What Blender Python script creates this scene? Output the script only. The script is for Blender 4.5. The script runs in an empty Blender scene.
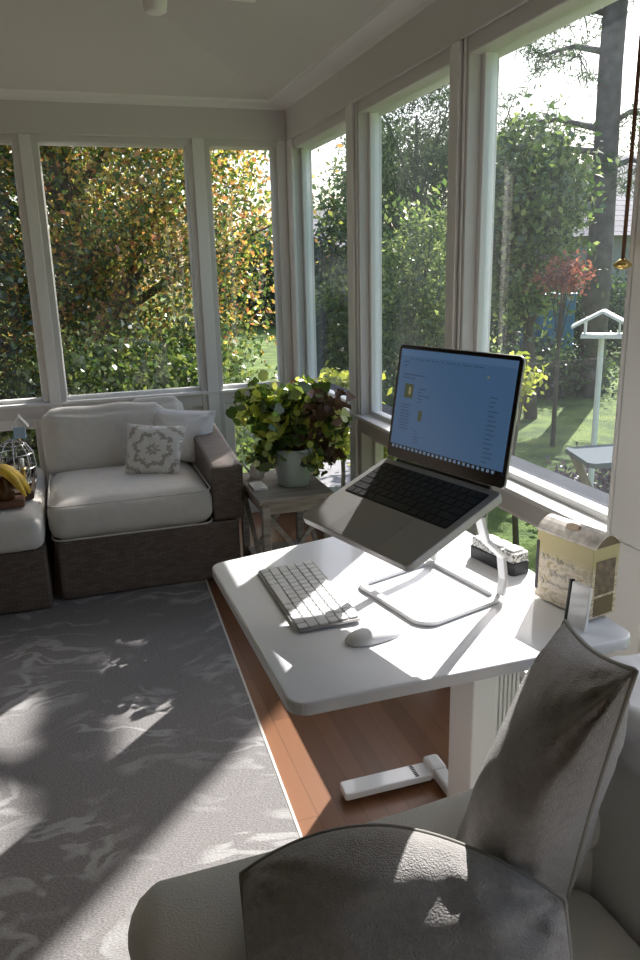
import bpy, bmesh, math, random
import numpy as np
from mathutils import Vector, Matrix, noise
from math import radians as R, sin, cos, pi

scene = bpy.context.scene
C = scene.collection
# ------------------------------------------------------------------ camera
CAM = Vector((0, 0, 1.32))
cd = bpy.data.cameras.new('camera'); cam = bpy.data.objects.new('camera', cd); C.objects.link(cam)
yaw, pit, rol = 0.31167, 0.27275, -0.02495
fw = Vector((sin(yaw)*cos(pit), cos(yaw)*cos(pit), -sin(pit)))
r0 = Vector((cos(yaw), -sin(yaw), 0)); u0 = r0.cross(fw)
rt = r0*cos(rol) + u0*sin(rol); up = -r0*sin(rol) + u0*cos(rol)
cam.matrix_world = Matrix(((rt.x, up.x, -fw.x, CAM.x), (rt.y, up.y, -fw.y, CAM.y), (rt.z, up.z, -fw.z, CAM.z), (0, 0, 0, 1)))
cd.sensor_fit = 'VERTICAL'; cd.sensor_height = 24; cd.lens = 24*760/960; cd.clip_start = 0.02; cd.clip_end = 300
scene.camera = cam
# ------------------------------------------------------------------ sky, sun, exposure
SUN_AZ, SUN_EL = R(44), R(38)
w = bpy.data.worlds.new('world'); scene.world = w; w.use_nodes = True
nt = w.node_tree; bg = nt.nodes['Background']
sky = nt.nodes.new('ShaderNodeTexSky'); sky.sky_type = 'NISHITA'; sky.sun_disc = False
sky.sun_elevation = SUN_EL; sky.sun_rotation = SUN_AZ; sky.air_density = 1.1; sky.dust_density = 2.5; sky.ozone_density = 2.0
nt.links.new(sky.outputs[0], bg.inputs[0]); bg.inputs[1].default_value = 0.155
sl = bpy.data.lights.new('sun', 'SUN'); sl.energy = 7.0; sl.angle = R(0.35); sl.color = (1.0, 0.95, 0.89)
so = bpy.data.objects.new('sun', sl); C.objects.link(so)
sd = Vector((sin(SUN_AZ)*cos(SUN_EL), cos(SUN_AZ)*cos(SUN_EL), sin(SUN_EL)))
so.rotation_euler = sd.to_track_quat('Z', 'Y').to_euler(); so.location = (8, 9, 6)
vs = scene.view_settings; vs.view_transform = 'Standard'; vs.look = 'None'; vs.gamma = 1; vs.use_curve_mapping = False
vs.exposure = 0.8

# ------------------------------------------------------------------ materials
MATS = {}
def principled(name, col, rough=0.6, metal=0.0, spec=0.5, bump=None, var=None, trans=0, ior=1.45, emit=None, sheen=0, coat=0):
    """bump=(scale,strength,detail); var=(scale,amount)"""
    m = bpy.data.materials.new(name); m.use_nodes = True; t = m.node_tree; b = t.nodes['Principled BSDF']
    b.inputs['Base Color'].default_value = (*col, 1); b.inputs['Roughness'].default_value = rough
    b.inputs['Metallic'].default_value = metal; b.inputs['Specular IOR Level'].default_value = spec
    b.inputs['Transmission Weight'].default_value = trans; b.inputs['IOR'].default_value = ior
    b.inputs['Sheen Weight'].default_value = sheen; b.inputs['Coat Weight'].default_value = coat
    if emit: b.inputs['Emission Color'].default_value = (*emit[0], 1); b.inputs['Emission Strength'].default_value = emit[1]
    tc = t.nodes.new('ShaderNodeTexCoord')
    if bump:
        n = t.nodes.new('ShaderNodeTexNoise'); n.inputs['Scale'].default_value = bump[0]; n.inputs['Detail'].default_value = bump[2]
        t.links.new(tc.outputs['Object'], n.inputs[0])
        bp = t.nodes.new('ShaderNodeBump'); bp.inputs['Strength'].default_value = bump[1]; bp.inputs['Distance'].default_value = 0.01
        t.links.new(n.outputs[0], bp.inputs['Height']); t.links.new(bp.outputs[0], b.inputs['Normal'])
    if var:
        n = t.nodes.new('ShaderNodeTexNoise'); n.inputs['Scale'].default_value = var[0]; n.inputs['Detail'].default_value = 5
        t.links.new(tc.outputs['Object'], n.inputs[0])
        cr = t.nodes.new('ShaderNodeValToRGB'); a = var[1]
        cr.color_ramp.elements[0].position = .3; cr.color_ramp.elements[1].position = .7
        cr.color_ramp.elements[0].color = (*[c*(1-a) for c in col], 1); cr.color_ramp.elements[1].color = (*[min(1, c*(1+a)) for c in col], 1)
        t.links.new(n.outputs[0], cr.inputs[0]); t.links.new(cr.outputs[0], b.inputs['Base Color'])
    MATS[name] = m
    return m
M = principled
white_paint = M('white_paint', (.74, .735, .715), .35, bump=(60, .05, 3))
wall_paint = M('wall_paint', (.60, .585, .56), .55, bump=(90, .05, 3))
ceil_paint = M('ceil_paint', (.56, .545, .52), .8)
sash_white = M('sash_white', (.8, .8, .78), .3)
house_wall = M('house_wall', (.24, .2, .17), .8, var=(8, .05))
cream = M('cream_fabric', (.66, .63, .58), .9, bump=(500, .35, 2), var=(30, .04), sheen=.2)
white_fab = M('white_fabric', (.8, .79, .78), .9, bump=(450, .35, 2), sheen=.2)
linen = M('grey_linen', (.31, .295, .285), .95, bump=(420, .5, 3), var=(120, .12), sheen=.2)
linen_pipe = M('linen_piping', (.25, .24, .22), .9)
chair_fab = M('chair_fabric', (.78, .77, .74), .9, bump=(350, .3, 2), sheen=.2)
desk_white = M('desk_white', (.84, .85, .87), .25, coat=.4)
desk_metal = M('desk_metal', (.74, .73, .72), .35, spec=.4)
label_dark = M('label_dark', (.06, .06, .06), .6)
alu = M('aluminium', (.40, .39, .385), .42, metal=.75)
stand_metal = M('stand_metal', (.78, .78, .79), .35, metal=.3)
black_key = M('black_key', (.012, .012, .013), .45)
black_glass = M('black_glass', (.008, .008, .009), .12)
white_key = M('white_key', (.8, .8, .8), .35)
white_gloss = M('white_gloss', (.84, .84, .84), .08, coat=.4)
rubber = M('rubber', (.03, .03, .03), .7)
pot_glaze = M('pot_glaze', (.42, .50, .48), .35, coat=.3)
soil = M('soil', (.05, .035, .025), .95, bump=(80, .8, 4))
stem_m = M('stem', (.16, .14, .05), .7)
bark = M('bark', (.11, .085, .07), .9, bump=(14, .9, 6), var=(9, .3))
pine_bark = M('pine_bark', (.16, .13, .125), .9, bump=(9, 1, 6), var=(6, .35))
brass = M('brass', (.75, .55, .2), .25, metal=.9)
silver = M('silver_wire', (.75, .75, .74), .25, metal=.85)
card_gold = M('card_gold', (.50, .42, .22), .45, var=(40, .12))
card_brown = M('card_brown', (.16, .11, .06), .5)
paper = M('paper', (.8, .79, .75), .6)
blackp = M('black_plastic', (.02, .02, .022), .45)
fan_m = M('fan_grey', (.35, .33, .32), .5)
lamp_glass = M('frosted_glass', (.7, .68, .64), .3)
banana = M('banana_skin', (.72, .47, .05), .45, var=(25, .3))
redwood = M('red_wood', (.16, .07, .045), .5, var=(20, .2))
tray_m = M('dark_tray', (.07, .045, .035), .4)
slate = M('slate_ledge', (.055, .06, .07), .9, spec=.05, var=(8, .15))
path_m = M('path', (.33, .32, .32), .9, var=(6, .15))
mulch = M('mulch', (.11, .06, .04), .95, bump=(40, 1, 5), var=(25, .6))
fence_m = M('iron_fence', (.02, .045, .05), .5)
roof_m = None
siding = M('siding', (.4, .38, .35), .8)
dark_glass = M('house_glass', (.03, .035, .04), .1)
blue_m = M('blue_tarp', (.05, .18, .32), .5)
feeder_w = M('feeder_white', (.75, .77, .8), .5)
terracotta = M('terracotta', (.4, .16, .08), .8)
wood_grey = M('patio_wood', (.3, .24, .19), .8, var=(15, .2))

def nodes_of(name):
    m = bpy.data.materials.new(name); m.use_nodes = True; t = m.node_tree
    return m, t, t.nodes['Principled BSDF']
def ramp(t, stops, inp=None):
    cr = t.nodes.new('ShaderNodeValToRGB'); e = cr.color_ramp.elements
    e[0].position, e[0].color = stops[0][0], (*stops[0][1], 1)
    e[1].position, e[1].color = stops[-1][0], (*stops[-1][1], 1)
    for p, c in stops[1:-1]:
        x = e.new(p); x.color = (*c, 1)
    if inp is not None: t.links.new(inp, cr.inputs[0])
    return cr
def mth(t, op, a, b=None):
    n = t.nodes.new('ShaderNodeMath'); n.operation = op
    for i, v in enumerate((a, b)):
        if v is None: continue
        if isinstance(v, (int, float)): n.inputs[i].default_value = v
        else: t.links.new(v, n.inputs[i])
    return n.outputs[0]
def mapping(t, src, scale=(1, 1, 1), rot=(0, 0, 0), loc=(0, 0, 0)):
    mp = t.nodes.new('ShaderNodeMapping'); mp.inputs['Scale'].default_value = scale; mp.inputs['Rotation'].default_value = rot
    mp.inputs['Location'].default_value = loc; t.links.new(src, mp.inputs[0]); return mp.outputs[0]
def noise_n(t, vec, scale, detail=3, dist=0):
    n = t.nodes.new('ShaderNodeTexNoise'); n.inputs['Scale'].default_value = scale; n.inputs['Detail'].default_value = detail
    n.inputs['Distortion'].default_value = dist; t.links.new(vec, n.inputs[0]); return n.outputs[0]
def mixc(t, fac, a, b):
    n = t.nodes.new('ShaderNodeMix'); n.data_type = 'RGBA'
    if isinstance(fac, (int, float)): n.inputs[0].default_value = fac
    else: t.links.new(fac, n.inputs[0])
    for i, v in ((6, a), (7, b)):
        if isinstance(v, tuple): n.inputs[i].default_value = (*v, 1)
        else: t.links.new(v, n.inputs[i])
    return n.outputs[2]
def bumpn(t, b, h, strength, dist=.01):
    n = t.nodes.new('ShaderNodeBump'); n.inputs['Strength'].default_value = strength; n.inputs['Distance'].default_value = dist
    t.links.new(h, n.inputs['Height']); t.links.new(n.outputs[0], b.inputs['Normal'])

# wood floor: narrow boards running along Y
wood_floor, t, b = nodes_of('wood_floor')
tc = t.nodes.new('ShaderNodeTexCoord'); v = mapping(t, tc.outputs['Object'], rot=(0, 0, R(90)))
br = t.nodes.new('ShaderNodeTexBrick'); br.inputs['Scale'].default_value = 1; br.inputs['Brick Width'].default_value = .7; br.inputs['Row Height'].default_value = .057
br.inputs['Mortar Size'].default_value = .0009; br.inputs['Color1'].default_value = (.21, .088, .04, 1); br.inputs['Color2'].default_value = (.13, .05, .024, 1)
br.inputs['Mortar'].default_value = (.05, .02, .01, 1); br.offset = .37; t.links.new(v, br.inputs[0])
g = noise_n(t, mapping(t, tc.outputs['Object'], scale=(60, 3, 1)), 1, 5, .5)
t.links.new(mixc(t, mth(t, 'MULTIPLY', g, .5), br.outputs[0], (.25, .12, .055)), b.inputs['Base Color'])
b.inputs['Roughness'].default_value = .3; bumpn(t, b, br.outputs['Fac'], -.2, .002)

# rug: dark grey weave with pale broken branch motifs
rug_m, t, b = nodes_of('rug_weave')
tc = t.nodes.new('ShaderNodeTexCoord'); o = tc.outputs['Object']
dn = t.nodes.new('ShaderNodeTexNoise'); dn.inputs['Scale'].default_value = 2.2; dn.inputs['Detail'].default_value = 3; t.links.new(o, dn.inputs[0])
va = t.nodes.new('ShaderNodeVectorMath'); va.operation = 'MULTIPLY_ADD'; t.links.new(dn.outputs['Color'], va.inputs[0]); va.inputs[1].default_value = (.5, .5, 0); t.links.new(o, va.inputs[2])
wv = t.nodes.new('ShaderNodeTexNoise'); wv.inputs['Scale'].default_value = 1.0; wv.inputs['Detail'].default_value = 3.5; wv.inputs['Roughness'].default_value = .6
t.links.new(mapping(t, va.outputs[0], scale=(2.2, 5.5, 1), rot=(0, 0, R(38))), wv.inputs[0])
ridge = mth(t, 'ABSOLUTE', mth(t, 'SUBTRACT', wv.outputs[0], .5))
rm = ramp(t, [(0.0, (1, 1, 1)), (.018, (.8, .8, .8)), (.034, (0, 0, 0))], ridge)
m2 = ramp(t, [(.46, (0, 0, 0)), (.56, (1, 1, 1))], noise_n(t, o, 3.1, 3))
patch = ramp(t, [(.62, (0, 0, 0)), (.70, (.7, .7, .7))], noise_n(t, mapping(t, va.outputs[0], scale=(1, 2.2, 1), rot=(0, 0, R(-20))), 4.2, 4))
mask = mth(t, 'MAXIMUM', mth(t, 'MULTIPLY', rm.outputs[0], m2.outputs[0]), patch.outputs[0])
grain = noise_n(t, mapping(t, o, scale=(160, 380, 1)), 1, 2)
mask2 = mth(t, 'MULTIPLY', mask, mth(t, 'ADD', mth(t, 'MULTIPLY', grain, .8), .25))
basec = ramp(t, [(.3, (.14, .132, .13)), (.7, (.30, .285, .28))], grain)
t.links.new(mixc(t, mask2, basec.outputs[0], (.46, .45, .44)), b.inputs['Base Color'])
b.inputs['Roughness'].default_value = .95; bumpn(t, b, grain, .5, .004)

# wicker
wicker, t, b = nodes_of('wicker')
tc = t.nodes.new('ShaderNodeTexCoord')
br = t.nodes.new('ShaderNodeTexBrick'); br.inputs['Scale'].default_value = 1; br.inputs['Brick Width'].default_value = .034; br.inputs['Row Height'].default_value = .0095
br.inputs['Mortar Size'].default_value = .0016; br.inputs['Mortar Smooth'].default_value = 1; br.inputs['Color1'].default_value = (.125, .09, .07, 1); br.inputs['Color2'].default_value = (.20, .16, .135, 1)
br.inputs['Mortar'].default_value = (.02, .014, .01, 1); t.links.new(tc.outputs['UV'], br.inputs[0])
wn = noise_n(t, tc.outputs['Object'], 60, 3)
t.links.new(mixc(t, mth(t, 'MULTIPLY', wn, .5), br.outputs[0], (.09, .065, .05)), b.inputs['Base Color'])
b.inputs['Roughness'].default_value = .45; bumpn(t, b, br.outputs['Fac'], -1, .006)

# patterned pillow (taupe medallion on white)
pat, t, b = nodes_of('medallion_print')
tc = t.nodes.new('ShaderNodeTexCoord')
uvm = mapping(t, tc.outputs['UV'], loc=(0, 0, 0))
ln = t.nodes.new('ShaderNodeVectorMath'); ln.operation = 'LENGTH'; t.links.new(uvm, ln.inputs[0])
sx = t.nodes.new('ShaderNodeSeparateXYZ'); t.links.new(uvm, sx.inputs[0])
ang = mth(t, 'ARCTAN2', sx.outputs[1], sx.outputs[0])
pet = mth(t, 'SINE', mth(t, 'MULTIPLY', ang, 8)); rr = mth(t, 'ADD', mth(t, 'MULTIPLY', ln.outputs['Value'], 26), mth(t, 'MULTIPLY', pet, .9))
ringv = mth(t, 'SINE', rr)
nz = noise_n(t, uvm, 11, 3, 1.5)
val = mth(t, 'ADD', ringv, mth(t, 'MULTIPLY', mth(t, 'SUBTRACT', nz, .5), 5))
cr = ramp(t, [(.45, (.74, .73, .70)), (.6, (.42, .38, .33))], val)
t.links.new(cr.outputs[0], b.inputs['Base Color']); b.inputs['Roughness'].default_value = .9

# whitewashed table wood
wash, t, b = nodes_of('washed_wood')
tc = t.nodes.new('ShaderNodeTexCoord')
g = noise_n(t, mapping(t, tc.outputs['Object'], scale=(6, 60, 60)), 1, 5, .3)
cr = ramp(t, [(.3, (.22, .185, .15)), (.7, (.42, .38, .33))], g); t.links.new(cr.outputs[0], b.inputs['Base Color']); b.inputs['Roughness'].default_value = .7

# gold box print with swirls
gold, t, b = nodes_of('gold_print')
tc = t.nodes.new('ShaderNodeTexCoord')
n1 = noise_n(t, mapping(t, tc.outputs['UV'], scale=(22, 42, 1)), 1, 6, 2.5)
sx = t.nodes.new('ShaderNodeSeparateXYZ'); t.links.new(tc.outputs['Object'], sx.inputs[0])
lo = ramp(t, [(.0, (1, 1, 1)), (.075, (1, 1, 1)), (.10, (0, 0, 0))], sx.outputs[2])
cr = ramp(t, [(.44, (.42, .34, .16)), (.52, (.66, .58, .42)), (.6, (.34, .27, .14))], n1)
cr2 = ramp(t, [(.40, (.42, .33, .17)), (.5, (.72, .64, .52)), (.62, (.46, .38, .25))], n1)
t.links.new(mixc(t, lo.outputs[0], (.47, .40, .19), cr2.outputs[0]), b.inputs['Base Color']); b.inputs['Roughness'].default_value = .4

# speckled stone (black and white specks)
speck, t, b = nodes_of('speckled_grey')
tc = t.nodes.new('ShaderNodeTexCoord')
cr = ramp(t, [(.42, (.06, .06, .06)), (.5, (.62, .62, .6))], noise_n(t, tc.outputs['Object'], 260, 1))
t.links.new(cr.outputs[0], b.inputs['Base Color']); b.inputs['Roughness'].default_value = .5

# lawn
lawn_m, t, b = nodes_of('lawn')
tc = t.nodes.new('ShaderNodeTexCoord')
cr = ramp(t, [(.35, (.06, .12, .015)), (.6, (.17, .26, .04)), (.75, (.24, .27, .07))], noise_n(t, tc.outputs['Object'], 3, 8))
t.links.new(cr.outputs[0], b.inputs['Base Color']); b.inputs['Roughness'].default_value = .9
bumpn(t, b, noise_n(t, tc.outputs['Object'], 60, 4), 1, .05)

# shingles
roof_m, t, b = nodes_of('shingles')
tc = t.nodes.new('ShaderNodeTexCoord')
br = t.nodes.new('ShaderNodeTexBrick'); br.inputs['Scale'].default_value = 1; br.inputs['Brick Width'].default_value = .5; br.inputs['Row Height'].default_value = .3
br.inputs['Mortar Size'].default_value = .03; br.inputs['Color1'].default_value = (.34, .31, .31, 1); br.inputs['Color2'].default_value = (.24, .22, .23, 1); br.inputs['Mortar'].default_value = (.12, .11, .11, 1)
t.links.new(tc.outputs['UV'], br.inputs[0]); t.links.new(br.outputs[0], b.inputs['Base Color']); b.inputs['Roughness'].default_value = .9

def glass_mat(name, haze, tint=(1, 1, 1)):
    m = bpy.data.materials.new(name); m.use_nodes = True; t = m.node_tree; t.nodes.remove(t.nodes['Principled BSDF'])
    out = t.nodes['Material Output']; tr = t.nodes.new('ShaderNodeBsdfTransparent'); tr.inputs[0].default_value = (*tint, 1)
    gl = t.nodes.new('ShaderNodeBsdfGlossy'); gl.inputs['Roughness'].default_value = .02
    fr = t.nodes.new('ShaderNodeFresnel'); fr.inputs[0].default_value = 1.45
    mx = t.nodes.new('ShaderNodeMixShader'); t.links.new(fr.outputs[0], mx.inputs[0]); t.links.new(tr.outputs[0], mx.inputs[1]); t.links.new(gl.outputs[0], mx.inputs[2])
    df = t.nodes.new('ShaderNodeBsdfTranslucent'); df.inputs[0].default_value = (.9, .93, 1, 1)
    tc = t.nodes.new('ShaderNodeTexCoord'); n = noise_n(t, tc.outputs['Object'], 3, 6)
    hz = mth(t, 'MULTIPLY', n, haze*2)
    m2 = t.nodes.new('ShaderNodeMixShader'); t.links.new(hz, m2.inputs[0]); t.links.new(mx.outputs[0], m2.inputs[1]); t.links.new(df.outputs[0], m2.inputs[2])
    t.links.new(m2.outputs[0], out.inputs[0]); return m
glass_r = glass_mat('dusty_glass', .022, (.95, .97, 1)); glass_b = glass_mat('clear_glass', .004); film = glass_mat('clear_film', .12)

def leaf_mat(name, stops, trans=.5, gloss=.25):
    m = bpy.data.materials.new(name); m.use_nodes = True; t = m.node_tree; t.nodes.remove(t.nodes['Principled BSDF'])
    out = t.nodes['Material Output']; ge = t.nodes.new('ShaderNodeNewGeometry')
    cr = ramp(t, stops, ge.outputs['Random Per Island'])
    d = t.nodes.new('ShaderNodeBsdfDiffuse'); tl = t.nodes.new('ShaderNodeBsdfTranslucent'); g = t.nodes.new('ShaderNodeBsdfGlossy'); g.inputs['Roughness'].default_value = .35
    g.inputs[0].default_value = (.8, .8, .8, 1)
    t.links.new(cr.outputs[0], d.inputs[0]); t.links.new(cr.outputs[0], tl.inputs[0])
    a = t.nodes.new('ShaderNodeMixShader'); a.inputs[0].default_value = trans; t.links.new(d.outputs[0], a.inputs[1]); t.links.new(tl.outputs[0], a.inputs[2])
    c = t.nodes.new('ShaderNodeMixShader'); c.inputs[0].default_value = gloss*.3; t.links.new(a.outputs[0], c.inputs[1]); t.links.new(g.outputs[0], c.inputs[2])
    t.links.new(c.outputs[0], out.inputs[0]); return m
L_autumn = leaf_mat('autumn_leaves', [(0, (.04, .09, .02)), (.45, (.14, .23, .04)), (.65, (.6, .56, .1)), (.85, (.7, .4, .1)), (1, (.5, .18, .07))], .6)
L_green = leaf_mat('green_leaves', [(0, (.04, .08, .02)), (.5, (.10, .17, .035)), (1, (.28, .32, .07))], .5)
L_dark = leaf_mat('dark_leaves', [(0, (.012, .03, .012)), (.6, (.03, .07, .02)), (1, (.12, .19, .04))], .4)
L_mag = leaf_mat('glossy_leaves', [(0, (.04, .09, .02)), (.5, (.15, .25, .05)), (1, (.5, .56, .18))], .55, .3)
L_pine = leaf_mat('pine_needles', [(0, (.05, .10, .05)), (1, (.16, .22, .10))], .45, .1)
L_red = leaf_mat('red_leaves', [(0, (.2, .05, .03)), (1, (.5, .17, .10))], .5)
L_yel = leaf_mat('yellow_green_leaves', [(0, (.16, .22, .02)), (.6, (.45, .48, .05)), (1, (.7, .7, .15))], .6)
L_purp = leaf_mat('purple_leaves', [(0, (.03, .02, .03)), (1, (.12, .09, .11))], .3, .3)
L_house = leaf_mat('houseplant_leaves', [(0, (.03, .07, .012)), (.5, (.13, .22, .03)), (.72, (.48, .56, .07)), (1, (.7, .7, .15))], .55, .3)
L_dry = leaf_mat('dried_leaves', [(0, (.07, .04, .02)), (1, (.22, .13, .08))], .3, .2)

# ------------------------------------------------------------------ object helpers
WM = {}
def empty(name, label, cat, loc=(0, 0, 0), rz=0, group=None):
    o = bpy.data.objects.new(name, None); C.objects.link(o); o.location = loc; o.rotation_euler = (0, 0, rz)
    o.empty_display_size = .05; o['label'] = label; o['category'] = cat
    if group: o['group'] = group
    WM[o] = Matrix.Translation(loc) @ Matrix.Rotation(rz, 4, 'Z'); return o
def finish(name, bm, mat, parent=None, smooth=False, label=None, uv=True, bevel=0):
    """bm carries world coordinates; stored relative to the parent's base (or its own base point)"""
    me = bpy.data.meshes.new(name)
    if isinstance(bm, bpy.types.Mesh): me = bm
    else:
        if uv and not bm.loops.layers.uv:
            l = bm.loops.layers.uv.new('UVMap')
            for f in bm.faces:
                n = f.normal if f.normal.length > 0 else Vector((0, 0, 1)); f.normal_update(); n = f.normal
                a = (abs(n.x), abs(n.y), abs(n.z)); k = a.index(max(a))
                for lp in f.loops:
                    c = lp.vert.co; lp[l].uv = (c.y, c.z) if k == 0 else (c.x, c.z) if k == 1 else (c.x, c.y)
        bm.to_mesh(me); bm.free()
    o = bpy.data.objects.new(name, me); C.objects.link(o)
    if parent is not None:
        if parent in WM: inv = WM[parent].inverted()
        me.transform(inv); o.parent = parent; WM[o] = WM[parent]
    else:
        n = len(me.vertices); co = np.empty(n*3, 'f'); me.vertices.foreach_get('co', co); co = co.reshape(-1, 3)
        c = Vector(((co[:, 0].min()+co[:, 0].max())/2, (co[:, 1].min()+co[:, 1].max())/2, co[:, 2].min()))
        me.transform(Matrix.Translation(-c)); o.location = c; WM[o] = Matrix.Translation(c)
    if mat: me.materials.append(mat)
    if smooth: me.polygons.foreach_set('use_smooth', [True]*len(me.polygons))
    if bevel:
        md = o.modifiers.new('bevel', 'BEVEL'); md.width = bevel; md.segments = 2; md.limit_method = 'ANGLE'; md.angle_limit = R(40)
    if label: o['label'] = label
    return o
def tag(o, label, cat, group=None, kind=None):
    o['label'] = label; o['category'] = cat
    if group: o['group'] = group
    if kind: o['kind'] = kind
    return o
def struct(o): o['kind'] = 'structure'; return o
def dup(root, loc, rz=None, label=None):
    c = root.copy(); C.objects.link(c); c.location = loc
    if rz is not None: c.rotation_euler = (0, 0, rz)
    if label: c['label'] = label
    for ch in root.children:
        d = ch.copy(); C.objects.link(d); d.parent = c
        for gch in ch.children:
            e = gch.copy(); C.objects.link(e); e.parent = d
    return c
def new(): return bmesh.new()
def box(bm, x0, x1, y0, y1, z0, z1, Mx=None):
    vs_ = [bm.verts.new((x, y, z)) for z in (z0, z1) for y in (y0, y1) for x in (x0, x1)]
    if Mx is not None:
        for q in vs_: q.co = Mx @ q.co
    for f in ((0, 2, 3, 1), (4, 5, 7, 6), (0, 1, 5, 4), (2, 6, 7, 3), (0, 4, 6, 2), (1, 3, 7, 5)):
        bm.faces.new([vs_[i] for i in f])
    return bm
def B(*a): return box(new(), *a)
def tube(bm, pts, r, n=8, close=False, caps=True):
    pts = [Vector(p) for p in pts]; rs = r if isinstance(r, (list, tuple)) else [r]*len(pts)
    rings = []; prev = None
    for i, p in enumerate(pts):
        if close: d = pts[(i+1) % len(pts)]-pts[i-1]
        else: d = pts[min(i+1, len(pts)-1)]-pts[max(i-1, 0)]
        d.normalize()
        if prev is None:
            a = d.orthogonal().normalized()
        else:
            a = prev - d*prev.dot(d)
            a = a.normalized() if a.length > 1e-6 else d.orthogonal().normalized()
        prev = a; b_ = d.cross(a)
        rings.append([bm.verts.new(p+(a*cos(2*pi*k/n)+b_*sin(2*pi*k/n))*rs[i]) for k in range(n)])
    m = len(rings)
    for i in range(m if close else m-1):
        A, Bq = rings[i], rings[(i+1) % m]
        for k in range(n): bm.faces.new((A[k], A[(k+1) % n], Bq[(k+1) % n], Bq[k]))
    if caps and not close:
        bm.faces.new(rings[0][::-1]); bm.faces.new(rings[-1])
    return bm
def lathe(bm, prof, cx, cy, n=28, cap=True):
    rings = [[bm.verts.new((cx+r*cos(2*pi*k/n), cy+r*sin(2*pi*k/n), z)) for k in range(n)] for r, z in prof]
    for A, Bq in zip(rings, rings[1:]):
        for k in range(n): bm.faces.new((A[k], A[(k+1) % n], Bq[(k+1) % n], Bq[k]))
    if cap:
        bm.faces.new(rings[0][::-1]); bm.faces.new(rings[-1])
    return bm
def prism(bm, poly, z0, z1, Mx=None):
    """extrude a 2-D outline (x,y) from z0 to z1"""
    a = [bm.verts.new((x, y, z0)) for x, y in poly]; c = [bm.verts.new((x, y, z1)) for x, y in poly]
    if Mx is not None:
        for q in a+c: q.co = Mx @ q.co
    n = len(poly); bm.faces.new(a[::-1]); bm.faces.new(c)
    for i in range(n): bm.faces.new((a[i], a[(i+1) % n], c[(i+1) % n], c[i]))
    return bm
def roundpoly(pts, r, seg=6):
    out = []; n = len(pts)
    for i in range(n):
        p = Vector(pts[i]); a = (Vector(pts[i-1])-p); b_ = (Vector(pts[(i+1) % n])-p)
        a.normalize(); b_.normalize(); th = a.angle(b_); d = r/math.tan(th/2)
        s, e = p+a*d, p+b_*d; c = p+(a+b_).normalized()*(r/sin(th/2))
        for k in range(seg+1):
            q = s.lerp(e, k/seg)-c; out.append(tuple(c+q.normalized()*r))
    return out
def softbox(x0, x1, y0, y1, z0, z1, r=.05, puff=.02, n=14, wr=.0, seed=0):
    """upholstered block: rounded edges, crowned faces"""
    bm = new(); bmesh.ops.create_cube(bm, size=2); bmesh.ops.subdivide_edges(bm, edges=bm.edges[:], cuts=n, use_grid_fill=True)
    hx, hy, hz = (x1-x0)/2, (y1-y0)/2, (z1-z0)/2; c = Vector(((x0+x1)/2, (y0+y1)/2, (z0+z1)/2)); r = min(r, hx, hy, hz)
    for q in bm.verts:
        u = q.co.copy(); uu = Vector([math.copysign(1, k)*(abs(k)**.8) for k in u])
        p = Vector((uu.x*hx, uu.y*hy, uu.z*hz)); core = Vector((max(-hx+r, min(hx-r, p.x)), max(-hy+r, min(hy-r, p.y)), max(-hz+r, min(hz-r, p.z))))
        d = p-core
        if d.length > 1e-9: p = core+d.normalized()*r
        f = [(1-u[i]**2) for i in range(3)]
        p.z += math.copysign(puff, u.z)*f[0]*f[1]*abs(u.z); p.y += math.copysign(puff*.5, u.y)*f[0]*f[2]*abs(u.y); p.x += math.copysign(puff*.5, u.x)*f[1]*f[2]*abs(u.x)
        if wr: p += Vector((0, 0, 1))*wr*noise.noise((p+Vector((seed, 0, 0)))*9)
        q.co = p+c
    return bm
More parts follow.
